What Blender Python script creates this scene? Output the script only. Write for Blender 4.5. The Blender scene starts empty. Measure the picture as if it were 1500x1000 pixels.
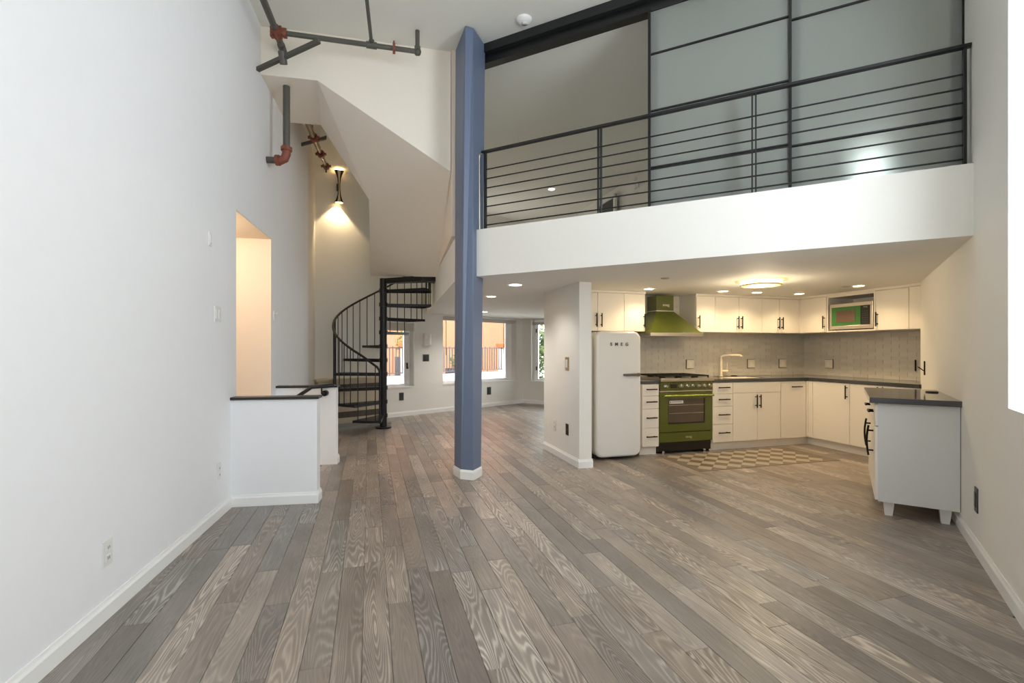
import bpy, math, random
from mathutils import Vector, Matrix
rnd = random.Random(7)
SC = bpy.context.scene
COL = SC.collection
PI = math.pi

# ------------------------------------------------------------------ camera, world, main lights, exposure
cam_d = bpy.data.cameras.new('camera'); cam = bpy.data.objects.new('camera', cam_d); COL.objects.link(cam)
cam.location = (0, 0, 1.29); cam.rotation_euler = (PI/2, 0, 0)
cam_d.sensor_width = 36; cam_d.lens = 36*720/1500; cam_d.shift_y = 12/1500; cam_d.clip_start = 0.05
SC.camera = cam
SC.view_settings.view_transform = 'Standard'; SC.view_settings.look = 'None'
SC.view_settings.gamma = 1.0; SC.view_settings.use_curve_mapping = False
SC.view_settings.exposure = 0.66
SC.cycles.use_denoising = True
SC.cycles.max_bounces = 10; SC.cycles.diffuse_bounces = 7; SC.cycles.glossy_bounces = 4
SC.cycles.transmission_bounces = 8; SC.cycles.transparent_max_bounces = 8
SC.cycles.caustics_reflective = False; SC.cycles.caustics_refractive = False
SC.cycles.sample_clamp_indirect = 6

WORLD_STRENGTH = 5.2
w = bpy.data.worlds.new('world'); SC.world = w; w.use_nodes = True
bg = w.node_tree.nodes['Background']
bg.inputs['Color'].default_value = (0.86, 0.94, 1.0, 1); bg.inputs['Strength'].default_value = WORLD_STRENGTH

def area(name, loc, direction, sx, sy, power, color):
    d = bpy.data.lights.new(name, 'AREA'); d.shape = 'RECTANGLE'; d.size = sx; d.size_y = sy
    d.energy = power; d.color = color
    o = bpy.data.objects.new(name, d); COL.objects.link(o); o.location = loc
    o.rotation_euler = Vector(direction).to_track_quat('-Z', 'Y').to_euler()
    return o
# daylight from an unseen window behind the camera, and an added fill on the right
area('daylight_rear_window', (-0.5, -1.02, 2.3), (0.10, 1, 0.02), 1.15, 3.6, 5, (0.93, 0.97, 1.0))
area('near_right_fill', (0.90, 0.16, 2.35), (-0.97, 0.24, 0.0), 0.95, 3.3, 48, (0.90, 0.95, 1.0))  # added to brighten the left wall; the right wall has no window here

# ------------------------------------------------------------------ frames of the building
U = Vector((.9605, .2785)); N = Vector((-.2785, .9605)); TH = math.atan2(.2785, .9605)
OK_ = Vector((1.55, 5.97))
def K(x, y): p = OK_ + U*x + N*y; return (p.x, p.y)
CX = 2.585                                   # inner corner of the kitchen fronts in the run's own x
LOFT_D = Vector((-.884, .468)); LOFT_N = Vector((.468, .884))   # along and across the loft edge
LA = math.atan2(-.468, .884)
def L(s, d):                                 # s to the right along the loft edge, d across it
    p = LOFT_N*d - LOFT_D*s; return (p.x, p.y)
WU = Vector((.7071, .7071)); W0 = Vector((-2.36, 9.29))
def Wp(t, o=0): p = W0 + WU*t + Vector((-.7071, .7071))*o; return (p.x, p.y)
ZC, ZL, ZF = 2.03, 2.50, 4.50               # kitchen ceiling, loft floor, main ceiling

# ------------------------------------------------------------------ materials
MATS = {}
def nodes(m): return m.node_tree.nodes, m.node_tree.links
def srgb(r, g, b):
    f = lambda c: (c/255/12.92) if c/255 <= .04045 else ((c/255+.055)/1.055)**2.4
    return (f(r), f(g), f(b), 1)
def mat(name, col, rough=.5, metal=0, bump=0, bscale=60, vary=0, coat=0, emit=None, es=0, spec=None):
    if name in MATS: return MATS[name]
    m = bpy.data.materials.new(name); m.use_nodes = True; n, l = nodes(m)
    b = n['Principled BSDF']; c = srgb(*col)
    b.inputs['Base Color'].default_value = c; b.inputs['Roughness'].default_value = rough
    b.inputs['Metallic'].default_value = metal; b.inputs['Coat Weight'].default_value = coat
    if spec is not None: b.inputs['Specular IOR Level'].default_value = spec
    tc = n.new('ShaderNodeTexCoord')
    nz = n.new('ShaderNodeTexNoise'); nz.inputs['Scale'].default_value = bscale; nz.inputs['Detail'].default_value = 3
    l.new(tc.outputs['Object'], nz.inputs['Vector'])
    v = vary or 0.015
    mx = n.new('ShaderNodeMixRGB'); mx.blend_type = 'MULTIPLY'; mx.inputs['Fac'].default_value = 1
    mr = n.new('ShaderNodeMapRange'); mr.inputs['To Min'].default_value = 1-v; mr.inputs['To Max'].default_value = 1+v
    l.new(nz.outputs['Fac'], mr.inputs['Value']); mx.inputs['Color1'].default_value = c
    l.new(mr.outputs['Result'], mx.inputs['Color2']); l.new(mx.outputs['Color'], b.inputs['Base Color'])
    if bump:
        bp = n.new('ShaderNodeBump'); bp.inputs['Strength'].default_value = bump; bp.inputs['Distance'].default_value = .004
        l.new(nz.outputs['Fac'], bp.inputs['Height']); l.new(bp.outputs['Normal'], b.inputs['Normal'])
    if emit:
        b.inputs['Emission Color'].default_value = srgb(*emit); b.inputs['Emission Strength'].default_value = es
    MATS[name] = m; return m

PAINT = mat('wall_paint', (234, 232, 226), .75, bump=.12, bscale=25)
PAINTL = mat('plaster_left', (238, 239, 241), .75, bump=.18, bscale=9)
PLASTER = mat('hand_troweled_plaster', (226, 221, 210), .7, bump=.5, bscale=7)
CREAM = mat('cream_paint', (236, 222, 204), .7, bump=.1, bscale=25)
CEIL = mat('ceiling_paint', (234, 232, 224), .85, bump=.08, bscale=30)
TRIM = mat('white_trim_paint', (240, 240, 238), .35, bump=.02)
BLUE = mat('slate_blue_paint', (104, 117, 143), .45, bump=.03, bscale=20)
BLACKM = mat('black_powder_coat', (34, 34, 36), .42, .3, bump=.03)
STAIRM = mat('black_stair_steel', (38, 38, 40), .38, .5, bump=.05, bscale=90)
CAPW = mat('black_stained_cap', (36, 33, 32), .32, bump=.05)
DARKG = mat('stairwell_dark_wood', (52, 42, 36), .5, bump=.1)
CABW = mat('cabinet_white_lacquer', (236, 230, 220), .38, bump=.015)
CABI = mat('island_grain_white', (214, 214, 212), .45, bump=.15, bscale=40)
PULL = mat('black_bronze_pull', (30, 27, 26), .3, .8)
COUNTER = mat('charcoal_quartz', (72, 72, 75), .09, bump=.01, bscale=120, vary=.08)
STEEL = mat('brushed_steel', (196, 190, 182), .28, .95, bump=.03, bscale=120)
CHROME = mat('chrome', (220, 220, 220), .1, 1)
GREEN = mat('olive_green_enamel', (80, 88, 24), .22, coat=.6, bump=.01)
GREENM = mat('bright_green_door', (50, 122, 44), .3, coat=.3)
GLASSB = mat('dark_oven_glass', (92, 82, 72), .08, .35)
BLKE = mat('black_enamel', (20, 20, 21), .3)
IRON = mat('cast_iron_grate', (42, 36, 32), .55, .4, bump=.1)
FRIDGE = mat('white_enamel', (228, 228, 226), .14, coat=.5)
PLATEW = mat('white_plastic', (228, 227, 224), .35)
PLATES = mat('square_cream_plate', (238, 228, 208), .3)
PLATED = mat('dark_grey_plate', (60, 62, 60), .4)
PLATEB = mat('brass_plate', (182, 152, 108), .35, .5)
PIPE = mat('weathered_pipe_steel', (92, 90, 83), .5, .2, bump=.15, bscale=50, vary=.12)
PIPEP = mat('polished_pipe', (150, 140, 125), .25, .9, vary=.1)
PIPER = mat('red_coupling_paint', (134, 74, 56), .5, bump=.1, vary=.15)
BRONZE = mat('bronze_sconce', (60, 48, 38), .35, .8)
GLOWW = mat('warm_lamp_glass', (255, 240, 215), .5, emit=(255, 214, 150), es=7)
GLOWN = mat('neutral_lamp_lens', (255, 250, 240), .5, emit=(255, 226, 180), es=9)
GLOWR = mat('led_ring_glow', (255, 240, 190), .5, emit=(255, 222, 140), es=4)
WFRAME = mat('white_window_frame', (248, 248, 249), .35)
BLIND = mat('roller_blind_fabric', (196, 190, 180), .8, bump=.1)
TILED = mat('charcoal_tile', (92, 84, 78), .25, vary=.15, bscale=4)
CONC = mat('cream_limestone', (206, 192, 168), .6, bump=.1, vary=.05)
HEARTH = mat('grey_hearth_stone', (150, 148, 144), .6, bump=.2, vary=.12, bscale=6)
ORANGE = mat('orange_stucco', (176, 116, 84), .85, bump=.3, bscale=10, vary=.04)
TERRA = mat('terracotta_cap', (190, 110, 66), .8)
STUCCO = mat('white_stucco', (238, 238, 236), .85, bump=.2)
RAILG = mat('grey_terrace_iron', (88, 80, 76), .5, .3)
PLANTER = mat('slate_planter', (84, 88, 96), .7)
PAVING = mat('terrace_paving', (190, 186, 180), .8, vary=.06, bscale=3)
BARK = mat('tree_bark', (92, 76, 62), .9, bump=.5)
RUGB = mat('mat_brown_vinyl', (116, 104, 92), .45, bump=.05)
RUGL = mat('mat_light_lozenge', (168, 157, 142), .45)
RUGD = mat('mat_dark_lozenge', (110, 97, 80), .45)
RUGE = mat('mat_edge', (158, 146, 128), .5)
CHAR = mat('charcoal_track', (44, 45, 46), .4, .4)
GREYD = mat('grey_detector', (170, 166, 158), .6)
LOGO = mat('grey_logo_metal', (96, 92, 90), .3, .7)
LOGOL = mat('silver_logo', (214, 206, 180), .25, .8)
STICK = mat('white_sticker', (236, 234, 226), .5)
SUB = mat('dark_subfloor', (40, 34, 30), .9)
FAUC = mat('cream_faucet_enamel', (240, 228, 204), .25)
SINKM = mat('white_sink', (236, 232, 224), .3)

def leafmat(name, c1, c2):
    m = mat(name, c1, .6); n, l = nodes(m); b = n['Principled BSDF']
    g = n.new('ShaderNodeNewGeometry'); r = n.new('ShaderNodeValToRGB')
    r.color_ramp.elements[0].color = srgb(*c1); r.color_ramp.elements[1].color = srgb(*c2)
    l.new(g.outputs['Random Per Island'], r.inputs['Fac']); l.new(r.outputs['Color'], b.inputs['Base Color'])
    return m
LEAF1 = leafmat('yellow_green_leaves', (84, 100, 24), (170, 150, 50))
LEAF2 = leafmat('deep_green_leaves', (36, 56, 28), (96, 108, 52))
LEAF3 = leafmat('pale_leaves', (70, 88, 40), (150, 152, 90))

def frosted():
    m = bpy.data.materials.new('frosted_glass'); m.use_nodes = True; n, l = nodes(m)
    for x in list(n):
        if x.type == 'BSDF_PRINCIPLED': n.remove(x)
    out = n['Material Output']
    tr = n.new('ShaderNodeBsdfTranslucent'); tr.inputs['Color'].default_value = (.80, .86, .82, 1)
    df = n.new('ShaderNodeBsdfDiffuse'); df.inputs['Color'].default_value = (.74, .78, .74, 1)
    rf = n.new('ShaderNodeBsdfRefraction'); rf.inputs['Roughness'].default_value = .55; rf.inputs['IOR'].default_value = 1.08
    rf.inputs['Color'].default_value = (.86, .90, .88, 1)
    gl = n.new('ShaderNodeBsdfGlossy'); gl.inputs['Roughness'].default_value = .35
    nz = n.new('ShaderNodeTexNoise'); nz.inputs['Scale'].default_value = 300
    bp = n.new('ShaderNodeBump'); bp.inputs['Strength'].default_value = .05; l.new(nz.outputs['Fac'], bp.inputs['Height'])
    for s in (df, gl): l.new(bp.outputs['Normal'], s.inputs['Normal'])
    a = n.new('ShaderNodeMixShader'); a.inputs[0].default_value = .42
    b = n.new('ShaderNodeMixShader'); b.inputs[0].default_value = .50
    c = n.new('ShaderNodeMixShader'); c.inputs[0].default_value = .05
    l.new(tr.outputs[0], a.inputs[1]); l.new(df.outputs[0], a.inputs[2])
    l.new(a.outputs[0], b.inputs[1]); l.new(rf.outputs[0], b.inputs[2])
    l.new(b.outputs[0], c.inputs[1]); l.new(gl.outputs[0], c.inputs[2]); l.new(c.outputs[0], out.inputs[0])
    return m
FROST = frosted()
def clearglass():
    m = bpy.data.materials.new('clear_window_glass'); m.use_nodes = True; n, l = nodes(m)
    n.remove(n['Principled BSDF']); out = n['Material Output']
    t = n.new('ShaderNodeBsdfTransparent'); t.inputs[0].default_value = (.95, .97, .97, 1)
    g = n.new('ShaderNodeBsdfGlossy'); g.inputs['Roughness'].default_value = .02
    f = n.new('ShaderNodeFresnel'); f.inputs[0].default_value = 1.3
    x = n.new('ShaderNodeMixShader'); l.new(f.outputs[0], x.inputs[0]); l.new(t.outputs[0], x.inputs[1]); l.new(g.outputs[0], x.inputs[2])
    l.new(x.outputs[0], out.inputs[0]); return m
PANE = clearglass()

def plankmat(name, island):
    m = bpy.data.materials.new(name); m.use_nodes = True; n, l = nodes(m); b = n['Principled BSDF']
    def nd(t, **k):
        x = n.new(t)
        for a, v in k.items(): setattr(x, a, v)
        return x
    def mth(op, a, bb=None, c=None):
        x = nd('ShaderNodeMath', operation=op)
        for i, v in enumerate((a, bb, c)):
            if v is None: continue
            if isinstance(v, (int, float)): x.inputs[i].default_value = v
            else: l.new(v, x.inputs[i])
        return x.outputs[0]
    geo = nd('ShaderNodeNewGeometry')
    if island: R = geo.outputs['Random Per Island']
    else: R = nd('ShaderNodeObjectInfo').outputs['Random']
    rot = nd('ShaderNodeVectorRotate', rotation_type='Z_AXIS'); rot.inputs['Angle'].default_value = -TH
    l.new(geo.outputs['Position'], rot.inputs['Vector'])
    sep = nd('ShaderNodeSeparateXYZ'); l.new(rot.outputs[0], sep.inputs[0])
    off = mth('MULTIPLY', R, 61.7); off2 = mth('MULTIPLY', R, 23.3)
    def coords(sx, sy):
        c = nd('ShaderNodeCombineXYZ')
        l.new(mth('MULTIPLY_ADD', sep.outputs[0], sx, off), c.inputs[0]); l.new(mth('MULTIPLY_ADD', sep.outputs[1], sy, off2), c.inputs[1])
        return c.outputs[0]
    # cathedral grain: contour lines of a stretched noise
    n1 = nd('ShaderNodeTexNoise'); n1.inputs['Scale'].default_value = 1; n1.inputs['Detail'].default_value = 1.2; l.new(coords(8, .9), n1.inputs['Vector'])
    n2 = nd('ShaderNodeTexNoise'); n2.inputs['Scale'].default_value = 1; n2.inputs['Detail'].default_value = 3; l.new(coords(120, 5), n2.inputs['Vector'])
    n3 = nd('ShaderNodeTexNoise'); n3.inputs['Scale'].default_value = 1; n3.inputs['Detail'].default_value = 2; l.new(coords(4, 1.6), n3.inputs['Vector'])
    ph = mth('ADD', mth('MULTIPLY', n1.outputs['Fac'], 170), mth('MULTIPLY', n2.outputs['Fac'], 3.5))
    wv = mth('MULTIPLY_ADD', mth('SINE', ph), .5, .5)
    wv = mth('POWER', wv, 1.6)
    boardamt = mth('MULTIPLY_ADD', mth('FRACT', mth('MULTIPLY', R, 13.7)), .75, .12)
    amt = mth('MULTIPLY', wv, mth('MULTIPLY', boardamt, mth('MULTIPLY_ADD', n3.outputs['Fac'], 1.2, .0)))
    streak = mth('MULTIPLY', n2.outputs['Fac'], .45)
    g = mth('ADD', amt, streak)
    r1 = nd('ShaderNodeValToRGB'); e = r1.color_ramp.elements
    e[0].position = .10; e[0].color = srgb(136, 128, 122); e[1].position = .85; e[1].color = srgb(212, 203, 194)
    x = e.new(.40); x.color = srgb(162, 152, 144)
    l.new(g, r1.inputs['Fac'])
    # board to board tone
    r2 = nd('ShaderNodeValToRGB'); e = r2.color_ramp.elements
    e[0].position = 0; e[0].color = (.60, .60, .61, 1); e[1].position = 1; e[1].color = (1.10, 1.09, 1.07, 1)
    for p, c in ((.22, (.78, .74, .69, 1)), (.42, (.92, .87, .81, 1)), (.6, (.70, .73, .75, 1)), (.8, (1.0, .95, .88, 1))):
        x = e.new(p); x.color = c
    rr = mth('FRACT', mth('MULTIPLY', R, 7.31)); l.new(rr, r2.inputs['Fac'])
    mx = nd('ShaderNodeMixRGB', blend_type='MULTIPLY'); mx.inputs[0].default_value = 1
    l.new(r1.outputs[0], mx.inputs[1]); l.new(r2.outputs[0], mx.inputs[2])
    # occasional darker figure in a board
    n4 = nd('ShaderNodeTexNoise'); n4.inputs['Scale'].default_value = 1; l.new(coords(5, 2.2), n4.inputs['Vector'])
    mr = nd('ShaderNodeMapRange'); mr.inputs['From Min'].default_value = .35; mr.inputs['From Max'].default_value = .7
    mr.inputs['To Min'].default_value = .80; mr.inputs['To Max'].default_value = 1.08; l.new(n4.outputs['Fac'], mr.inputs['Value'])
    mx2 = nd('ShaderNodeMixRGB', blend_type='MULTIPLY'); mx2.inputs[0].default_value = 1
    l.new(mx.outputs[0], mx2.inputs[1]); l.new(mr.outputs[0], mx2.inputs[2]); l.new(mx2.outputs[0], b.inputs['Base Color'])
    b.inputs['Roughness'].default_value = .36; b.inputs['Specular IOR Level'].default_value = .5
    bp = nd('ShaderNodeBump'); bp.inputs['Strength'].default_value = .25; bp.inputs['Distance'].default_value = .002
    l.new(g, bp.inputs['Height']); l.new(bp.outputs[0], b.inputs['Normal'])
    return m
PLANK = plankmat('weathered_oak_plank', False); PLANKS = plankmat('weathered_oak_planks_joined', True)

def tilemat():
    m = mat('glazed_subway_tile', (196, 190, 180), .12, coat=.3); n, l = nodes(m); b = n['Principled BSDF']
    g = n.new('ShaderNodeNewGeometry'); r = n.new('ShaderNodeValToRGB')
    r.color_ramp.elements[0].color = srgb(206, 200, 188); r.color_ramp.elements[1].color = srgb(216, 211, 200)
    l.new(g.outputs['Random Per Island'], r.inputs['Fac']); l.new(r.outputs['Color'], b.inputs['Base Color']); return m
TILE = tilemat(); GROUT = mat('grout', (206, 200, 190), .8)

# ------------------------------------------------------------------ mesh builder
class MB:
    def __init__(s): s.v = []; s.f = []; s.sm = []
    def add(s, vs, fs, smooth=False):
        b = len(s.v); s.v += [tuple(v) for v in vs]; s.f += [tuple(b+i for i in f) for f in fs]; s.sm += [smooth]*len(fs); return s
    def box(s, x0, x1, y0, y1, z0, z1):
        return s.add([(x0,y0,z0),(x1,y0,z0),(x1,y1,z0),(x0,y1,z0),(x0,y0,z1),(x1,y0,z1),(x1,y1,z1),(x0,y1,z1)],
                     [(0,3,2,1),(4,5,6,7),(0,1,5,4),(1,2,6,5),(2,3,7,6),(3,0,4,7)])
    def prism(s, poly, z0, z1):
        ar = sum(poly[i][0]*poly[(i+1)%len(poly)][1]-poly[(i+1)%len(poly)][0]*poly[i][1] for i in range(len(poly)))
        if ar < 0: poly = poly[::-1]
        n = len(poly); vs = [(x,y,z0) for x,y in poly]+[(x,y,z1) for x,y in poly]
        fs = [tuple(range(n-1,-1,-1)), tuple(range(n,2*n))]+[(i,(i+1)%n,n+(i+1)%n,n+i) for i in range(n)]
        return s.add(vs, fs)
    def loft(s, a, b, caps=True):               # two rings of the same count, counter-clockwise from above
        n = len(a); fs = [(i,(i+1)%n,n+(i+1)%n,n+i) for i in range(n)]
        if caps: fs += [tuple(range(n-1,-1,-1)), tuple(range(n,2*n))]
        return s.add(list(a)+list(b), fs)
    def cyl(s, p0, p1, r, seg=12, r2=None):
        p0, p1 = Vector(p0), Vector(p1); ax = (p1-p0).normalized()
        q = Vector((0,0,1)).rotation_difference(ax); r2 = r if r2 is None else r2
        a = [p0+q@Vector((r*math.cos(2*PI*i/seg), r*math.sin(2*PI*i/seg), 0)) for i in range(seg)]
        b = [p1+q@Vector((r2*math.cos(2*PI*i/seg), r2*math.sin(2*PI*i/seg), 0)) for i in range(seg)]
        s.add(a+b, [(i,(i+1)%seg,seg+(i+1)%seg,seg+i) for i in range(seg)], True)
        s.add(a, [tuple(range(seg-1,-1,-1))]); s.add(b, [tuple(range(seg))]); return s
    def tube(s, pts, r, seg=8):
        pts = [Vector(p) for p in pts]; rings = []; up = None
        for i, p in enumerate(pts):
            t = (pts[min(i+1,len(pts)-1)]-pts[max(i-1,0)]).normalized()
            if up is None:
                up = Vector((0,0,1)) if abs(t.z) < .9 else Vector((1,0,0))
            x = t.cross(up).normalized(); y = x.cross(t).normalized(); up = y
            rings.append([p+x*(r*math.cos(2*PI*k/seg))+y*(r*math.sin(2*PI*k/seg)) for k in range(seg)])
        vs = [v for rg in rings for v in rg]
        fs = [(i*seg+k,(i+1)*seg+k,(i+1)*seg+(k+1)%seg,i*seg+(k+1)%seg) for i in range(len(pts)-1) for k in range(seg)]
        s.add(vs, fs, True); s.add(rings[0], [tuple(range(seg))]); s.add(rings[-1], [tuple(range(seg-1,-1,-1))]); return s
    def lathe(s, prof, c=(0,0,0), seg=24, axis=None, a0=0, a1=2*PI):
        q = Vector((0,0,1)).rotation_difference(Vector(axis).normalized()) if axis else None
        full = abs(a1-a0-2*PI) < 1e-4; m = seg if full else seg+1; vs = []
        for r, z in prof:
            for k in range(m):
                an = a0+(a1-a0)*k/seg; v = Vector((r*math.cos(an), r*math.sin(an), z))
                if q: v = q@v
                vs.append(v+Vector(c))
        fs = []
        for i in range(len(prof)-1):
            for k in range(m if full else m-1): fs.append((i*m+k, i*m+(k+1)%m, (i+1)*m+(k+1)%m, (i+1)*m+k))
        return s.add(vs, fs, True)
    def xf(s, M):
        s.v = [tuple(M@Vector(v)) for v in s.v]; return s
    def mesh(s, name, m):
        me = bpy.data.meshes.new(name); me.from_pydata(s.v, [], s.f); me.update()
        me.polygons.foreach_set('use_smooth', s.sm); me.materials.append(m); return me
    def build(s, name, m, parent=None, bevel=0, seg=2, wn=False):
        o = bpy.data.objects.new(name, s.mesh(name, m)); COL.objects.link(o)
        if parent is not None: o.parent = parent
        if bevel:
            md = o.modifiers.new('bevel', 'BEVEL'); md.width = bevel; md.segments = seg; md.limit_method = 'ANGLE'; md.angle_limit = .6
            if seg > 2:
                for p in o.data.polygons: p.use_smooth = True
                wnm = o.modifiers.new('wn', 'WEIGHTED_NORMAL')
        return o
def tag(o, label, cat, group=None, kind=None):
    if label: o['label'] = label
    if cat: o['category'] = cat
    if group: o['group'] = group
    if kind: o['kind'] = kind
    return o
def thing(name, label, cat, loc=(0,0,0), rz=0, group=None, kind=None):
    o = bpy.data.objects.new(name, None); COL.objects.link(o); o.empty_display_size = .1
    o.location = loc; o.rotation_euler = (0,0,rz); return tag(o, label, cat, group, kind)
def struct(o, label=None):
    o['kind'] = 'structure'
    if label: o['label'] = label
    return o
def copy_tree(o, parent=None):
    c = o.copy(); COL.objects.link(c); c.parent = parent
    for ch in o.children: copy_tree(ch, c)
    return c
def text(body, size, parent, m, loc, rot, name='lettering', ext=.002, space=1.0, bold=.0):
    cu = bpy.data.curves.new(name, 'FONT'); cu.body = body; cu.size = size; cu.extrude = ext; cu.space_character = space
    cu.align_x = 'CENTER'; cu.align_y = 'CENTER'; cu.offset = bold; cu.materials.append(m)
    t = bpy.data.objects.new('lettering_source', cu); me = bpy.data.meshes.new_from_object(t); bpy.data.objects.remove(t)
    if not me.materials: me.materials.append(m)
    o = bpy.data.objects.new(name, me); COL.objects.link(o); o.parent = parent; o.location = loc; o.rotation_euler = rot
    return o

# walls: a wall runs p0->p1; its body lies on the right-hand side (th > 0) or left (th < 0) of that direction
def wall_frame(p0, p1):
    d = Vector((p1[0]-p0[0], p1[1]-p0[1])); return d.length, math.atan2(d.y, d.x)
def wall(name, p0, p1, z0, z1, th, ops=(), m=None, label=None):
    ln, a = wall_frame(p0, p1); mb = MB(); y0, y1 = (min(0,-th), max(0,-th))
    xs = 0
    for (a0, a1, b0, b1) in sorted(ops):
        if a0 > xs: mb.box(xs, a0, y0, y1, z0, z1)
        if b0 > z0: mb.box(a0, a1, y0, y1, z0, b0)
        if b1 < z1: mb.box(a0, a1, y0, y1, b1, z1)
        xs = a1
    if xs < ln: mb.box(xs, ln, y0, y1, z0, z1)
    o = mb.build(name, m or PAINT); o.location = (p0[0], p0[1], 0); o.rotation_euler = (0,0,a)
    return struct(o, label)
def baseboard(name, p0, p1, side, h=.095, th=.014, z=0):   # side +1: stands to the left of p0->p1
    ln, a = wall_frame(p0, p1); mb = MB()
    s = side
    pr = [(0,0),(th*s,0),(th*s,h*.72),(th*.55*s,h*.86),(th*.35*s,h),(0,h)]
    vs = [(0,y,zz+z) for y,zz in pr]+[(ln,y,zz+z) for y,zz in pr]; n = len(pr)
    fs = [tuple(range(n)), tuple(range(2*n-1,n-1,-1))]+[(i,n+i,n+(i+1)%n,(i+1)%n) for i in range(n)]
    if s < 0: fs = [f[::-1] for f in fs]
    mb.add(vs, fs); o = mb.build(name, TRIM); o.location = (p0[0], p0[1], 0); o.rotation_euler = (0,0,a)
    return struct(o)

# ------------------------------------------------------------------ floor: base and planks
ROOM = [(-1.27,-1.2),(.04,-1.2),(4.55,5.5),(5.7,7.1),(3.85,9.7),(.25,12.0),(-3.6,8.35),(-3.25,7.2),(-2.76,5.3)]
fl = MB()
def lx(Y): return -1.44-.2155*Y
H0 = (-1.70, 4.20); H1 = (-2.11, 5.50)
for poly in ([(-1.0,-1.3),(.1,-1.3),(4.6,5.5),(5.8,7.1),(3.9,9.8),(.25,12.1),(-1.0,10.9),(-1.68,4.25),(-1.5,3.9)],
             [(-1.0,-1.3),(-1.5,3.9),(-1.68,4.25),(-2.4,4.09),(-1.25,-1.3)],
             [(-1.68,4.25),(-1.0,10.9),(-3.6,8.35),(-3.15,7.2),(-2.75,5.62),(-2.10,5.58)]):
    fl.prism(poly, -.05, -.013)
floor = struct(fl.build('floor', SUB), 'weathered grey oak plank floor')
def row_intervals(a):                         # where the line U-coordinate a lies inside the room, in N-coordinate
    hits = []
    P = [(x*U.x+y*U.y, x*N.x+y*N.y) for x, y in ROOM]
    for i in range(len(P)):
        (a0,b0),(a1,b1) = P[i], P[(i+1)%len(P)]
        if (a0-a)*(a1-a) < 0: hits.append(b0+(b1-b0)*(a-a0)/(a1-a0))
    hits.sort(); return [(hits[i], hits[i+1]) for i in range(0, len(hits)-1, 2)]
PW = .1205; LENS = [.3+.15*i for i in range(11)]
def plank_mb(ln):
    mb = MB(); w2 = PW/2-.0007; e = .0016; h = .012
    mb.add([(-w2,.0007,-h),(w2,.0007,-h),(w2,ln-.0007,-h),(-w2,ln-.0007,-h),(-w2,.0007,-e),(w2,.0007,-e),(w2,ln-.0007,-e),(-w2,ln-.0007,-e),
            (-w2+e,.0007+e,0),(w2-e,.0007+e,0),(w2-e,ln-.0007-e,0),(-w2+e,ln-.0007-e,0)],
           [(0,1,5,4),(1,2,6,5),(2,3,7,6),(3,0,4,7),(4,5,9,8),(5,6,10,9),(6,7,11,10),(7,4,8,11),(8,9,10,11)])
    return mb
pmesh = {}
planks = []
r0 = int(-4.2/PW)
for r in range(r0, int(6.6/PW)):
    a = r*PW+.03
    iv = row_intervals(a)
    if a < -.47:                              # the stairwell is cut out of these rows
        new = []
        for (b0, b1) in iv:
            if b0 < 4.50: new.append((b0, min(b1, 4.50)))
            if b1 > 5.86: new.append((max(b0, 5.86), b1))
        iv = new
    for b0, b1 in iv:
        b = b0-rnd.random()*.25*(a > -.47 or b1 < 4.6); b = b if b0 != 5.86 else b0
        while b < b1-.02:
            i = min(len(LENS)-1, int(rnd.triangular(1, 11, 7)))
            rem = b1-b
            if rem < LENS[i]: i = max(0, min(i, int(math.ceil((rem-.3)/.15))))
            if b1 == 4.50 and LENS[i] > rem+.05: i = max(0, int((rem-.3)/.15))
            planks.append((a, b, i)); b += LENS[i]
def pvis(p):
    a, b, i = p; c = U*a+N*(b+LENS[i]/2); best = 99
    for k in (0, .5, 1):
        q = U*a+N*(b+LENS[i]*k)
        if q.y > 1.5 and abs(q.x/q.y) < 1.06: best = min(best, q.y)
    if best > 90: return 99
    kx = (c-OK_).dot(U); ky = (c-OK_).dot(N)
    if kx > -.8 and ky > .05: return 60
    if kx > 2.6: return 60
    if .2 < kx < 2.1 and -.86 < ky: return 50
    if c.x < -2.0 and c.y > 4: return 40+c.y
    return c.y
planks.sort(key=pvis)
for k, (a, b, i) in enumerate(planks[:300]):
    if i not in pmesh: pmesh[i] = plank_mb(LENS[i]).mesh('plank', PLANK)
    o = bpy.data.objects.new('plank', pmesh[i]); COL.objects.link(o); o.parent = floor
    q = U*a+N*b; o.location = (q.x, q.y, 0); o.rotation_euler = (0,0,TH)
rest = MB()
for (a, b, i) in planks[300:]:
    q = U*a+N*b; m = Matrix.Translation((q.x, q.y, 0))@Matrix.Rotation(TH, 4, 'Z'); p = plank_mb(LENS[i]).xf(m); rest.add(p.v, p.f)
o = rest.build('far_planks', PLANKS, floor); o['kind'] = 'stuff'

# ------------------------------------------------------------------ walls
LW = lambda Y: (lx(Y), Y)
wall('wall_left', LW(-1.1), LW(7.24), -1.5, ZF, -.14,
     [((4.167+1.1)/.9776, (5.252+1.1)/.9776, -1.2, 2.478)], PAINTL, 'tall white plaster wall on the left')
wall('wall_left_bend', LW(7.22), (-3.13, 7.72), 0, ZF, -.14, m=PLASTER)
wall('wall_left_corner', (-3.125, 7.70), (-3.337, 8.33), 0, ZF, -.14, m=PLASTER)
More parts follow.
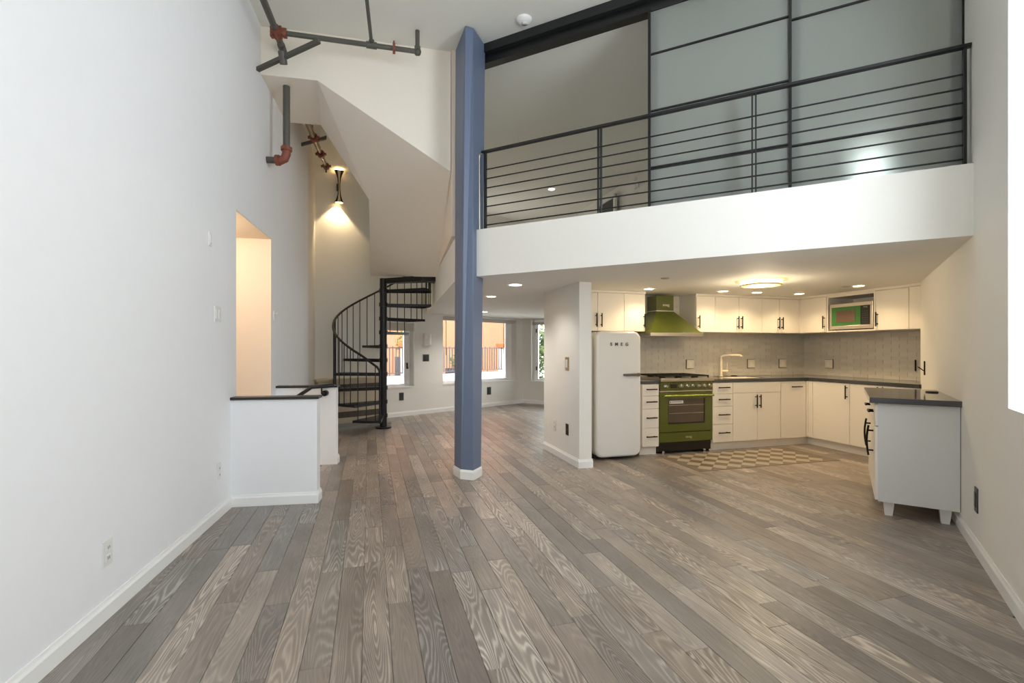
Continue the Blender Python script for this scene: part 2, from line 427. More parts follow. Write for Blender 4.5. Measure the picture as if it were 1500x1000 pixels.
# alcove behind the opening of the left wall
LN = Vector((-.9776, -.2107)); LD = Vector((-.2107, .9776))
def Lq(Y, o): b = Vector(LW(Y)); p = b+LN*o; return (p.x, p.y)
wall('wall_alcove_far', Lq(5.241, .0), Lq(5.241, 1.9), -1.3, 2.47, .1, m=CREAM)
wall('wall_alcove_near', Lq(4.167, .13), Lq(4.167, 1.9), -1.3, 2.47, -.1, m=CREAM)
wall('wall_alcove_end', Lq(4.0, 1.85), Lq(5.4, 1.85), -1.3, 2.47, -.1, m=CREAM)
struct(MB().prism([Lq(4.168, .001), Lq(5.25, .001), Lq(5.25, 1.95), Lq(4.168, 1.95)], 2.466, 2.477).build('ceiling_alcove', CREAM))
struct(MB().prism([Lq(4.1, .75), Lq(4.75, .75), Lq(4.75, 1.95), Lq(4.1, 1.95)], 2.36, 2.468).build('ceiling_alcove_soffit', CREAM))
# window wall (45 degrees), both storeys
wl0 = Wp(-1.42); off0 = 1.42
wall('wall_rear', wl0, Wp(3.70), 0, ZF, -.24,
     [(off0-.14, off0+.60, .57, 1.86), (off0+1.31, off0+3.48, .575, 1.985)], PAINT, 'off-white rear wall with the two terrace windows')
D0 = Vector((.25, 11.9)); DD = Vector((.842, -.539)); DNo = Vector((.539, .842))
def Dp(t, o=0): p = D0+DD*t+DNo*o; return (p.x, p.y)
wall('wall_rear_right', Dp(0), Dp(4.3), 0, ZF, -.24, [(.247, 1.45, .545, 2.0)], PAINT, 'off-white wall around the garden window')
E0, E1 = Dp(4.3), (5.62, 7.05)
wall('wall_far_right', E0, E1, 0, ZF, -.2, [(2.45, 2.85, 3.3, 4.35)], PAINT)
# right wall, full height, with its tall window
RWd = Vector((.5589, .8292)); RWn = Vector((.8292, -.5589))
def Rp(Y, o=0): p = Vector((.846+.674*Y, Y))+RWn*o; return (p.x, p.y)
def Rt(Y): return (Y+1.15)/.8292
wall('wall_right', Rp(-1.15), Rp(5.38), 0, ZF, .22, [(Rt(1.62), Rt(2.52), .99, 4.3)], PAINT, 'off-white right wall with the tall window')
wall('wall_right_upper', Rp(5.38), Rp(7.1), ZL, ZF, .2)
wall('wall_back', (-1.22, -1.1), (.12, -1.1), 0, ZF, .12, (), PAINT)
# kitchen walls
def Kw(name, x0, x1, y0, y1, z0, z1, m=PAINT):
    return struct(MB().prism([K(x0,y0),K(x1,y0),K(x1,y1),K(x0,y1)], z0, z1).build(name, m))
Kw('wall_partition', -.958, -.812, -.368, .757, 0, ZC)['label'] = 'short off-white partition wall left of the refrigerator'
Kw('wall_kitchen_back', -.812, 3.30, .625, .757, 0, ZC)
Kw('wall_kitchen_right', 3.178, 3.30, -1.45, .757, 0, ZC)
struct(MB().prism([Rp(5.38), K(3.30,-1.45), K(3.30,-1.60), Rp(5.25,.1)], 0, ZC).build('wall_kitchen_return', PAINT))
# main ceiling, loft slab, loft ceiling
struct(MB().prism([(-4.2,-1.5),(1.2,-1.5),(7,5.2),(7,8),(3.6,11),(.2,12.6),(-4.2,9)], ZF, ZF+.1).build('ceiling', CEIL), 'high off-white ceiling')
def fasc(x): return (x, (4.215-.468*x)/.884)
slab = MB().prism([(-.38,4.97), fasc(3.6), (5.6,4.6), (6.1,7.2), (3.75,10.2), Dp(0,.12), Wp(.90,.1), (-1.722,9.93), (-.615,5.30), (-.30,5.20)], ZC, ZL)
struct(slab.build('loft_slab', PAINT), 'white loft edge and kitchen ceiling')
struct(MB().prism([L(-2.95,4.62),L(1.6,4.62),(5.6,4.9),(6.2,7.2),(3.75,10.4),Dp(0,.12),Wp(.9,.1),(-1.66,9.9),(-.60,5.50)], 4.38, 4.46).build('ceiling_loft', CEIL))
# wall of the loft that faces the stair void
wall('wall_loft_side', (-.648,5.27), (-1.13,7.45), ZL+.005, ZF, .10, m=CREAM)
wall('wall_loft_inner', Dp(1.49,-.02), (2.31,8.32), ZL, 4.38, -.1, m=PAINT)
wall('wall_loft_inner_right', (2.31,8.34), (3.2,8.75), ZL, 4.38, -.1, m=PAINT)
# bulkhead of the roof stair: flat soffit, raking underside, sides
A = (-1.974,4.985,4.02); B = (-.66,5.30,3.21); C = (-1.13,7.50,2.40); D = (-2.43,8.45,2.555); E_ = (-1.88,6.46,3.26)
F2 = (-2.324,5.975,4.02); L0 = (lx(4.87)-.03,4.87,4.02); L1 = (lx(5.94)-.03,5.90,4.02)
T = lambda p: (p[0], p[1], ZF+.02)
bk = MB()
pts = [L0,A,B,C,D,E_,F2,L1]; tp = [T(p) for p in pts]; n8 = len(pts)
bk.add(pts+tp, [(0,7,6,1),(1,6,5),(1,5,2),(2,5,4,3)]+[(i,(i+1)%n8,n8+(i+1)%n8,n8+i) for i in range(n8)])
struct(bk.build('wall_bulkhead', mat('bulkhead_paint', (246, 237, 223), .8, bump=.1, bscale=25)), 'sloping plaster bulkhead under the roof stair')
# lower ceiling over the stairwell beyond the bulkhead
struct(MB().prism([L1[:2],F2[:2],E_[:2],D[:2],(-2.2,9.1),(-3.6,8.4),(-3.3,7.2)], 4.43, 4.48).build('ceiling_stairwell', CEIL))

# baseboards
def Lb(Y, o=0): return LW(Y)
baseboard('baseboard_left', LW(-1.1), LW(4.02), -1)
baseboard('baseboard_right', Rp(-1.1), Rp(5.38), 1)
baseboard('baseboard_rear', Wp(-.22), Wp(3.69), -1)
baseboard('baseboard_rear_right', Dp(0), Dp(2.6), -1)
baseboard('baseboard_partition', K(-.958,-.368), K(-.958,.757), 1)
baseboard('baseboard_partition_end', K(-.972,-.368), K(-.80,-.368), -1)
baseboard('baseboard_partition_rear', K(-.958,.757), K(-.2,.757), 1)

# ------------------------------------------------------------------ half walls round the stairs going down
def half_wall(name, p0, ln, ang, h, label, fl_z=0):
    o = MB().box(0, ln, 0, .115, fl_z, h).build(name, PAINTL); o.location = (p0[0], p0[1], 0); o.rotation_euler = (0,0,ang)
    struct(o, label)
    c = MB().box(-.01, ln+.015, -.018, .133, h, h+.022).build('cap', CAPW, o, .004); c['label'] = 'black cap board'
    return o
pa = math.atan2(.2107, .9776)-.04
h1 = half_wall('wall_half_front', (-2.335,4.03), .70, .166, .876, 'low white half wall with a black cap, nearer one')
h2 = half_wall('wall_half_rear', (-2.63,5.44), .655, .15, .866, 'low white half wall with a black cap, farther one', -1.2)
e1 = Vector((-2.335,4.03))+Vector((math.cos(.166),math.sin(.166)))*.70
e1b = e1+Vector((-math.sin(.166),math.cos(.166)))*.115
baseboard('baseboard_half_front', (-2.32,4.033), (e1.x+.013,e1.y+.002), -1)
baseboard('baseboard_half_front_end', (e1.x,e1.y-.012), (e1b.x,e1b.y+.01), -1)
e2 = Vector((-2.63,5.44))+Vector((math.cos(.15),math.sin(.15)))*.655
e2b = e2+Vector((-math.sin(.15),math.cos(.15)))*.115
baseboard('baseboard_half_rear_end', (e2.x,e2.y-.005), (e2b.x,e2b.y+.01), -1)
# stairs going down to the left
st = thing('basement_stairs', 'dark wooden stairs going down between the two low white half walls', 'stairs', (-1.72,4.32,-.2), math.atan2(-.2107,-.9776)+PI)
for k in range(6):
    MB().box(-.02-.26*(k+1), .02-.26*k, -.04, 1.22, -.04-.18*(k), -.18*(k)).build('step', DARKG, st)
    MB().box(-.02-.26*(k+1), .0-.26*(k+1), -.04, 1.22, -.22-.18*k, -.04-.18*k).build('riser', DARKG, st)
struct(MB().prism([(-1.66,4.25),(-1.72,4.25),(-2.15,5.56),(-2.08,5.56)], -1.3, -.014).build('wall_stairwell_side', DARKG))
struct(MB().prism([(-1.6,4.0),(-2.0,5.8),(-4.6,5.6),(-4.6,3.5)], -1.4, -1.3).build('floor_lower', SUB))
# handrail on the farther half wall
hr = thing('stair_handrail', 'short black handrail bracketed to the farther low wall', 'handrail', (-2.03,5.46,.86))
MB().tube([(.05,-.005,.035),(-.03,-.07,.03),(-.16,-.085,.02),(-.30,-.10,-.075),(-.62,-.15,-.36)], .021, 10).build('rail', STAIRM, hr)
MB().cyl((-.055,.05,-.055),(-.055,-.0,-.055), .032, 16).tube([(-.055,0,-.055),(-.055,-.075,-.05),(-.055,-.078,.01)], .009).build('bracket', STAIRM, hr)

# ------------------------------------------------------------------ blue column
col = thing('column', 'slate blue faceted column standing free in the middle of the room', 'column', (-.45,5.03,0), kind='structure')
bt = [(-.597,5.08),(-.512,4.915),(-.385,4.865),(-.318,5.04),(-.36,5.22),(-.54,5.26)]
tt = [(-.605,5.27),(-.462,4.865),(-.386,4.90),(-.283,5.18),(-.34,5.40),(-.52,5.44)]
ring = lambda P, z: [(x+.45, y-5.03, z) for x, y in P]
MB().loft(ring(bt, 0), ring(tt, ZF-.003)).build('shaft', BLUE, col, .004, 1)
cx, cy = sum(p[0] for p in bt)/6, sum(p[1] for p in bt)/6
bo = [(cx+(x-cx)*1.09, cy+(y-cy)*1.09) for x, y in bt]; bm_ = [(cx+(x-cx)*1.03, cy+(y-cy)*1.03) for x, y in bt]
MB().loft(ring(bo, 0), ring(bo, .075), False).loft(ring(bo,.075), ring(bm_,.095)).build('baseboard', TRIM, col)

# ------------------------------------------------------------------ windows
def window(name, pf, ang, wd, z0, z1, depth, mull=(), label=None, latch=False, hinges=False, wide=(0,0)):
    """frame set at the outer side of the reveal; local x along the wall, y outwards"""
    w_ = thing(name, label, None, (pf[0], pf[1], z0), ang, kind='structure'); h = z1-z0
    f = .045; y0, y1 = depth-.06, depth
    MB().box(0,wd,y0,y1,0,f).box(0,wd,y0,y1,h-f,h).box(0,f,y0,y1,f,h-f).box(wd-f,wd,y0,y1,f,h-f).build('frame', WFRAME, w_)
    if wide[1]: MB().box(wd-f-wide[1],wd-f,y0+.005,y1-.005,f,h-f).build('casement_stile', WFRAME, w_)
    if wide[0]: MB().box(f,f+wide[0],y0+.005,y1-.005,f,h-f).build('casement_stile', WFRAME, w_)
    xs = [f]+[m for m in mull]+[wd-f]
    for m_ in mull: MB().box(m_-.025,m_+.025,y0+.01,y1-.01,f,h-f).build('mullion', WFRAME, w_)
    for i in range(len(xs)-1):
        a0 = xs[i]+(.025 if i else 0); a1 = xs[i+1]-(.025 if i < len(xs)-2 else 0)
        MB().box(a0,a1,y0+.025,y0+.031,f,h-f).build('pane', PANE, w_)
    MB().box(-.004,wd+.004,-.012,depth-.055,-.02,.004).build('sill', TRIM, w_)
    if latch:
        MB().box(wd-f-.03,wd-f-.012,y0-.03,y0,.34,.46).box(wd-f-.026,wd-f-.016,y0-.05,y0-.02,.34,.37).build('latch', BLACKM, w_)
        MB().cyl((.1,y0-.03,.03),(.16,y0-.03,.03),.01).box(.07,.12,y0-.04,y0,.015,.04).build('crank', STEEL, w_)
    if hinges:
        for zz_ in (.25,h-.3): MB().box(f+.005,f+.022,y0-.02,y0+.01,zz_,zz_+.09).build('hinge', BLACKM, w_)
    return w_
a45 = PI/4
w1 = window('window_1', Wp(-.14), a45, .74, .57, 1.86, .22, (), 'narrow white casement window seen past the spiral stair', latch=True, wide=(0,.07))
w2 = window('window_2', Wp(1.31), a45, 2.17, .575, 1.985, .22, (1.12,), 'wide white window behind the blue column', wide=(0,.13))
w3 = window('window_3', Dp(.247), math.atan2(-.539,.842), 1.20, .545, 2.0, .22, (.6,), 'white window with garden trees beyond', hinges=True, wide=(.05,0))
b = MB().box(.03,.71,-.03,.05,1.10,1.24).box(.03,.71,-.04,-.025,1.085,1.105).build('blind', BLIND, w1)
b['label'] = 'folded fabric blind'
MB().box(.02,.72,-.035,.0,1.245,1.285).build('blind_rail', TRIM, w1)
for wx, wd in ((w2, 2.17), (w3, 1.2)):
    MB().box(.02,wd-.02,.02,.09,(1.985-.575)-.075,(1.985-.575)-.01).build('blind_rail', BLIND, wx)
MB().cyl((.10,.03,1.33),(.10,.03,.60),.006,6).build('blind_cord', BARK, w2)
MB().cyl((1.78,.03,1.33),(1.78,.03,.62),.006,6).build('blind_cord', BARK, w2)
# window of the right wall (only its far reveal shows)
fr = thing('window_4', 'tall bright window at the right edge', None, Rp(1.62,.20)+(.99,), math.atan2(.8292,.5589), kind='structure')
wln = .90/.8292
MB().box(0,wln,-.02,.02,0,.05).box(0,wln,-.02,.02,3.26,3.31).box(0,.05,-.02,.02,.05,3.26).box(wln-.05,wln,-.02,.02,.05,3.26).build('frame', WFRAME, fr)
# ------------------------------------------------------------------ outside: terrace, orange building, planting
EO = 2.6
def Ep(t, o=0): return Wp(t, EO+o)
struct(MB().prism([Wp(-6,.24),Wp(3.7,.24),Dp(0,.24),Dp(6,.24),Dp(14,14),Wp(8,22),Wp(-12,16)], -.25, -.2).build('ground', PAVING))
pp = MB().prism([Ep(-3),Ep(6.5),Ep(6.5,.18),Ep(-3,.18)], -.2, .62).build('terrace_parapet', STUCCO)
tag(pp, 'low white stucco parapet running along the terrace outside the windows', 'wall')
for t, lab in ((2.12,'white terrace pier with an orange cap, left of the blue column'),(5.62,'white terrace pier with an orange cap, right of the blue column')):
    p = thing('terrace_pier', lab, 'pier', Ep(t)+(-.2,), a45, group='terrace piers')
    MB().box(0,.55,-.06,.30,0,1.55).build('pier_body', STUCCO, p)
    c = MB().box(-.05,.60,-.11,.35,1.55,1.68).build('pier_cap', TERRA, p, .01); c['label'] = 'orange cap'
def railing(t0, t1, lab):
    r = thing('terrace_railing', lab, 'railing', Ep(t0,.09)+(.62,), a45, group='terrace railings'); ln = t1-t0
    MB().box(0,ln,-.02,.02,.70,.735).build('top_rail', RAILG, r); MB().box(0,ln,-.015,.015,.06,.085).build('bottom_rail', RAILG, r)
    mb = MB(); k = 0
    while k*.095 < ln: mb.box(k*.095,k*.095+.018,-.009,.009,0 if k%8 == 0 else .085,.76 if k%2 else .70); k += 1
    o = mb.build('balusters', RAILG, r); o['kind'] = 'stuff'
railing(-2.9, 2.1, 'grey iron terrace railing seen through the narrow window')
railing(2.7, 5.6, 'grey iron terrace railing seen between the two orange-capped piers')
ob = thing('orange_building', 'orange stucco building standing across the terrace', 'building', Ep(-4,3.2)+(-.2,), a45)
MB().box(0,14.5,0,3,0,6.5).build('building_wall', ORANGE, ob)
MB().box(-.1,14.6,-.12,0,2.9,3.02).build('ledge', TERRA, ob)
def foliage(n, c, r, lf, rng):
    mb = MB()
    for _ in range(n):
        while 1:
            p = Vector((rng.uniform(-1,1),rng.uniform(-1,1),rng.uniform(-1,1)))
            if .25 < p.length < 1: break
        p = Vector((c[0]+p.x*r[0], c[1]+p.y*r[1], c[2]+p.z*r[2]))
        a = Vector((rng.gauss(0,1),rng.gauss(0,1),rng.gauss(0,1))).normalized(); bq = a.orthogonal().normalized(); s = lf*rng.uniform(.6,1.4)
        mb.add([p-a*s, p+bq*s*.35, p+a*s, p-bq*s*.35], [(0,1,2,3)])
    return mb
def planter(t, o, wd, h, lab, lm, fr_, n, grp=None):
    pl = thing('potted_shrub', lab, 'plant', Ep(t,o)+(-.2,), a45)
    MB().box(-wd/2,wd/2,-.2,.2,0,h).build('pot', PLANTER, pl, .01)
    f = foliage(n, (0,0,h+fr_[2]*.85), fr_, .06, rnd).build('foliage', lm, pl); f['kind'] = 'stuff'
    MB().cyl((0,0,h-.02),(0,0,h+fr_[2]*.8),.02).build('stem', BARK, pl)
planter(.55, .55, .7, .7, 'yellow-green shrub in a planter beyond the narrow window', LEAF1, (.75,.4,.75), 1500)
planter(2.55, .6, .6, 1.3, 'spiky yellow-green plant beside the left orange-capped pier', LEAF1, (.35,.35,.6), 700)
planter(4.35, .6, .8, .95, 'low dark planter with green plant behind the terrace railing', LEAF3, (.38,.25,.25), 500)
def tree(x, y, h, lab, lm, layers, cr):
    t = thing('garden_tree', lab, 'tree', (x,y,-.2)); MB().cyl((0,0,0),(0,0,h),.12,8,.03).build('trunk', BARK, t)
    mb = MB()
    for k in range(layers):
        z = h*(.25+.75*k/layers); rr = cr*(1.1-.8*k/layers)
        for q in range(5):
            an = q*1.257+k*.7; f = foliage(60, (math.cos(an)*rr*.6, math.sin(an)*rr*.6, z), (rr*.5,rr*.5,.28), .09, rnd); mb.add(f.v, f.f)
            MB()
    o = mb.build('foliage', lm, t); o['kind'] = 'stuff'
    br = MB()
    for k in range(layers):
        z = h*(.25+.75*k/layers)-.1; rr = cr*(1.1-.8*k/layers)
        for q in range(5):
            an = q*1.257+k*.7; br.cyl((0,0,z),(math.cos(an)*rr*.8,math.sin(an)*rr*.8,z+.15),.03,5,.01)
    br = br.build('branches', BARK, t); br['kind'] = 'stuff'
tree(1.5,20.5,5.2,'slender tree with open branches outside the rear right window', LEAF3, 8, 1.2)
tree(1.25,17.0,2.2,'dense low green bush at the foot of the slender tree', LEAF2, 5, .9)
tree(4.4,18.5,3.4,'green tree beyond the rear right window, behind the partition edge', LEAF2, 7, 1.3)

# ------------------------------------------------------------------ loft railing and sliding glass screens
RD = 4.29
rail = thing('loft_railing', 'black steel railing with seven horizontal rods along the loft edge', 'railing', L(0,RD)+(ZL,), LA)
def ls(px):                                   # distance along the loft edge line at a bearing
    k = (px-750)/720; base = LOFT_N*RD; d = -LOFT_D
    return (k*base.y-base.x)/(d.x-k*d.y)
sL, s1, s2, sR = ls(711), ls(878.5), ls(1104.5), ls(1413)
MB().box(sL-.04, sR+.06, -.022, .022, .79, .812).build('top_rail', BLACKM, rail, .003)
for z in [.094*k+.055 for k in range(7)]:
    MB().cyl((sL,0,z),(sR,0,z),.0065,8).build('rod', BLACKM, rail)
for s in (s1, s2):
    for dx in (-.013, .013): MB().box(s+dx-.005,s+dx+.005,-.019,.019,0,.79).build('post', BLACKM, rail)
for s in (sL, sR): MB().box(s-.008,s+.008,-.019,.019,0,.79).build('post', BLACKM, rail)
MB().tube([(sL-.03,0,.795),(sL-.07,-.0,.79),(sL-.075,0,.74),(sL-.07,0,.0)],.011).build('end_bracket', STEEL, rail)
MB().box(sR+.05,sR+.075,-.02,.02,.72,.80).build('wall_bracket', BLACKM, rail)
GD = 4.466
def ls2(px, d):
    k = (px-750)/720; base = LOFT_N*d; dd = -LOFT_D
    return (k*base.y-base.x)/(dd.x-k*dd.y)
g0 = ls2(711, GD); ga, gb, gc = ls2(952,GD), ls2(1154.5,GD), ls2(1421,GD)
trk = thing('sliding_track', 'black overhead track of the sliding glass screens under the ceiling', 'track', L(0,GD)+(4.32,), LA)
MB().box(g0-.1,gc+.03,-.05,.0,.09,.178).build('front_channel', CHAR, trk)
MB().box(g0-.1,gc+.03,-.0,.10,.0,.178).build('rear_channel', BLKE, trk)
MB().box(g0-.1,gc+.03,-.052,-.046,.088,.098).build('lip', CHAR, trk)
def screen(x0, x1, dy, lab):
    s = thing('sliding_glass_screen', lab, 'sliding door', L(x0,GD+dy)+(ZL,), LA, group='frosted loft screens'); w_ = x1-x0; H = 1.835
    for xx in (0, w_-.028): MB().box(xx,xx+.022,-.018,.018,0,H).build('stile', BLKE, s)
    zs = [.0,.415,.918,1.425,H]
    for i, z in enumerate(zs):
        a = .010 if 0 < i < 4 else .03
        z0 = z if i == 0 else z-a/2 if i < 4 else z-a
        MB().box(.028,w_-.028,-.016,.016,z0,z0+a).build('crossbar', CHAR, s)
    for xx in (.0, w_-.085): MB().box(xx,xx+.08,.006,.026,0,H).build('rear_stile', CHAR, s)
    for i in range(4):
        MB().box(.022,w_-.028,-.003,.003,zs[i]+(.03 if i == 0 else .01),zs[i+1]-(.03 if i == 3 else .01)).build('pane', FROST, s)
screen(ga-.014, gb+.03, 0, 'frosted glass sliding screen, left one, beside the open part of the loft')
screen(gb-.0, gc, .060, 'frosted glass sliding screen, right one, against the right wall')
# loft door and fittings seen under the loft ceiling
dl = Vector((2.31,8.32))-Vector(Dp(1.49,-.02)); dang = math.atan2(dl.y, dl.x); dl.normalize()
q0 = Vector((1.80,9.93))
dr = thing('door_1', 'grey loft door in a white casing behind the railing', None, (q0.x-.03,q0.y-.01,ZL), dang, kind='structure')
MB().box(0,.66,-.03,.0,0,1.66).build('door_leaf', PLATED, dr)
MB().box(-.06,0,-.05,.0,0,1.72).box(.66,.72,-.05,.0,0,1.72).box(-.06,.72,-.05,.0,1.66,1.72).build('casing', TRIM, dr)

# ------------------------------------------------------------------ spiral staircase
sx, sy = -2.12, 8.10
sp = thing('spiral_staircase', 'black steel spiral staircase rising beside the terrace windows', 'staircase', (sx,sy,0))
MB().cyl((0,0,0),(0,0,2.46),.058,20).build('pole', STAIRM, sp)
MB().cyl((0,0,0),(0,0,.025),.13,20).build('base_plate', STAIRM, sp)
RS, RIS = .78, .2277
def pol(r, dg, z): a = math.radians(dg); return (r*math.cos(a), r*math.sin(a), z)
def hz(dg): return RIS*(281-dg)/30+1.05-.05*max(0,(dg-262)/19)         # handrail height over angle
for k in range(1, 11):
    dg = 266-30*(k-1); z = RIS*k; hw = 16
    top = [pol(.05,dg-40,z), *[pol(RS,dg-hw+hw*2*i/5,z) for i in range(6)], pol(.05,dg+40,z)]
    bot = [(x,y,z-.006) for x,y,_ in top]
    t = MB().loft(bot, top)
    for e in (-hw, hw):                        # folded edges under the plate
        p0, p1 = Vector(pol(.055,dg+e,z)), Vector(pol(RS,dg+e,z)); nn = (p1-p0).cross(Vector((0,0,1))).normalized()*.004
        d1, d2 = Vector((0,0,.055)), Vector((0,0,.04))
        t.loft([p0-nn-d1,p1-nn-d2,p1+nn-d2,p0+nn-d1],[p0-nn,p1-nn,p1+nn,p0+nn])
    arc = [pol(RS,dg-hw+hw*2*i/5,z-.035) for i in range(6)]; arc2 = [pol(RS,dg-hw+hw*2*i/5,z) for i in range(6)]
    for i in range(5): t.add([arc[i],arc[i+1],arc2[i+1],arc2[i]],[(0,1,2,3)])
    t.build('tread', STAIRM, sp)
    MB().cyl((0,0,z-.05),(0,0,z+.012),.07,16).build('tread_collar', STAIRM, sp)
land = [pol(.05,-50,2.46), pol(RS,-27,2.46), (.93,-.30,2.46), (.86,.02,2.46), pol(RS,-10,2.46), pol(.05,40,2.46)]
MB().loft([(x,y,z-.085) for x,y,z in land], land).build('landing_plate', STAIRM, sp)
hp = [pol(RS,281,hz(281)-.07), pol(RS,280.5,hz(281)-.02)]+[pol(RS,dg,hz(dg)) for dg in range(278,-20,-6)]
MB().tube(hp, .018, 8).build('handrail', STAIRM, sp)
for k in range(1, 11):
    dg = 266-30*(k-1)
    for j in range(3):
        a = dg+10-10*j
        x, y, _ = pol(RS-.012, a, 0)
        MB().cyl((x,y,RIS*k-.035),(x,y,hz(a)),.0075,6).build('baluster', STAIRM, sp)
x, y, _ = pol(RS, 281, 0)
MB().cyl((x,y,.19),(x,y,hz(281)-.06),.015,10).build('newel', STAIRM, sp)
x, y, _ = pol(RS+.008, 184, 0); MB().box(x-.012,x+.012,y-.03,y+.03,RIS*3-.05,hz(184)-.01).build('stringer_bar', STAIRM, sp)

# ------------------------------------------------------------------ low tiled fireplace along the rear wall
fp = thing('tiled_fireplace', 'low limestone fireplace ledge with rows of charcoal tiles behind the spiral stair', 'fireplace', Wp(-1.45,-.30)+(0,), a45)
MB().box(0,1.22,.02,.30,.03,.76).build('surround', CONC, fp, .004)
MB().box(-.04,1.24,-.03,.30,.76,.80).build('mantel', CONC, fp, .004)
MB().box(-.35,1.1,-.42,.05,0,.035).build('hearth', HEARTH, fp, .004)
for row, (z, h) in enumerate(((.60,.10),(.13,.10))):
    for k in range(10):
        MB().box(.05+.115*k,.157+.115*k,.008,.03,z,z+h).build('tile', TILED, fp)
MB().box(.02,1.2,-.005,.03,.09,.12).build('ledge', CONC, fp)

# ------------------------------------------------------------------ kitchen
def kthing(name, label, x, y=0, z=0, group=None, leg=False, cat='cabinet'):
    if leg:
        p = OK_+U*(CX+y)+N*(-x); return thing(name, label, cat, (p.x,p.y,z), TH-PI/2, group)
    p = K(x,y); return thing(name, label, cat, (p[0],p[1],z), TH, group)
def pull(parent, x, z, ln, vert=True, y=-.022, name='handle', bow=0):
    mb = MB(); r = .0075; st_ = .032
    if vert:
        mb.tube([(x,y-st_-bow*math.sin(PI*i/6),z-ln/2+ln*i/6) for i in range(7)], r, 8)
        for s in (-1,1): mb.cyl((x,y,z+s*ln*.33),(x,y-st_-bow*.8,z+s*ln*.33),r*.9,8)
    else:
        mb.tube([(x-ln/2+ln*i/6,y-st_-bow*math.sin(PI*i/6),z) for i in range(7)], r, 8)
        for s in (-1,1): mb.cyl((x+s*ln*.33,y,z),(x+s*ln*.33,y-st_-bow*.8,z),r*.9,8)
    return mb.build(name, PULL, parent)
G = .0028
def front(parent, name, x0, x1, z0, z1, th=.02, m=None):
    return MB().box(x0+G,x1-G,-th,0,z0+G,z1-G).build(name, m or CABW, parent, .0015, 1)
def toe(parent, w_, y=.045, h=.10): MB().box(0,w_,y,y+.02,0,h).build('toe_kick', CABW, parent)
def base(label, x, w_, leg=False, group='white base cabinets'):
    c = kthing('base_cabinet', label, x, 0, 0, group, leg)
    MB().box(0,w_,0,.585,.10,.872).build('body', CABW, c); toe(c, w_); return c
DZ = [.108,.337,.568,.726,.870]
def drawers(c, w_):
    for i in range(4):
        d = front(c, 'drawer', 0, w_, DZ[i], DZ[i+1]); pull(d, w_/2, (DZ[i]+DZ[i+1])/2+.01, min(.17,w_*.62), False)
c = base('narrow white four-drawer base cabinet between refrigerator and range', .02, .236); drawers(c, .236)
c = base('white four-drawer base cabinet right of the range, left of the sink doors', 1.03, .31); drawers(c, .31)
c = base('wide white sink base cabinet with two doors under the faucet', 1.34, .762)
front(c, 'false_front', 0, .762, .73, .870)
for i in (0,1):
    d = front(c, 'door', .381*i, .381*(i+1), .108, .73); pull(d, .381+(-.03 if i == 0 else .03), .62, .17)
dw = kthing('dishwasher', 'white panel-fronted dishwasher between sink cabinet and kitchen corner', 2.105, 0, 0, cat='dishwasher')
MB().box(0,.47,.0,.58,.10,.868).build('body', CABW, dw); toe(dw, .545)
d = front(dw, 'door', 0, .42, .108, .835); pull(d, .24, .795, .17, False)
front(dw, 'top_strip', 0, .42, .838, .870, .012); front(dw, 'filler', .425, .47, .108, .870)
# right leg
c = base('white base cabinet with one door on the right wing, next to the kitchen corner', .0, .613, True)
MB().box(-.065,0,.045,.065,0,.10).build('toe_return', CABW, c)
front(c, 'filler', .0, .086, .108, .870, .018); d = front(c, 'door', .086, .613, .108, .870); pull(d, .585, .76, .17)
c = base('white two-door base cabinet on the right wing, partly behind the freestanding cabinet', .613, .81, True)
for i in (0,1):
    d = front(c, 'door', .405*i, .405*(i+1), .108, .870); pull(d, .405+(-.03 if i == 0 else .03), .77, .17)
# worktops
wt = kthing('worktop', 'short charcoal worktop between refrigerator and range', .0, 0, .874, cat='worktop')
MB().box(.0,.254,-.03,.62,0,.04).build('slab', COUNTER, wt, .003)
wt2 = kthing('worktop', 'long L-shaped charcoal worktop around the kitchen corner', 0, 0, .874, cat='worktop')
SX0, SX1, SY0, SY1 = 1.44, 2.0, .10, .50
mb = MB()
mb.box(1.032,SX0,-.03,.62,0,.04).box(SX0,SX1,-.03,SY0,0,.04).box(SX0,SX1,SY1,.62,0,.04).box(SX1,3.175,-.03,.62,0,.04)
mb.box(CX-.03,3.175,-1.42,-.03,0,.04)
mb.build('slab', COUNTER, wt2)
sk = kthing('sink', 'white undermount kitchen sink below the faucet', 1.44, .10, .70, cat='sink')
MB().box(0,.56,0,.40,0,.01).box(0,.008,0,.40,.01,.206).box(.552,.56,0,.40,.01,.206).box(0,.56,0,.008,.01,.206).box(0,.56,.392,.40,.01,.206).build('basin', SINKM, sk)
MB().cyl((.28,.2,.01),(.28,.2,.016),.04,20).build('drain', STEEL, sk)
fc = kthing('faucet', 'cream enamelled kitchen faucet with a square spout, behind the sink', 1.62, .545, .914, cat='faucet')
MB().cyl((0,0,0),(0,0,.012),.03,20).cyl((0,0,.012),(0,0,.25),.018,16).build('body', FAUC, fc)
MB().tube([(0,0,.24),(0,0,.275),(.02,-.02,.295),(.05,-.05,.30),(.17,-.17,.30),(.19,-.19,.285)],.013,10).build('spout', FAUC, fc)
MB().cyl((0,0,.075),(.10,-.01,.075),.016,12).cyl((.09,-.01,.075),(.10,-.01,.20),.005,8).build('lever', FAUC, fc)
wb = kthing('sink_stopper', 'small dark stopper lying on the worktop beside the faucet', 1.83, .53, .914, cat='stopper')
MB().lathe([(0.001,0),(.045,0),(.05,.006),(.03,.012),(.001,.014)], seg=20).build('disc', BLACKM, wb)

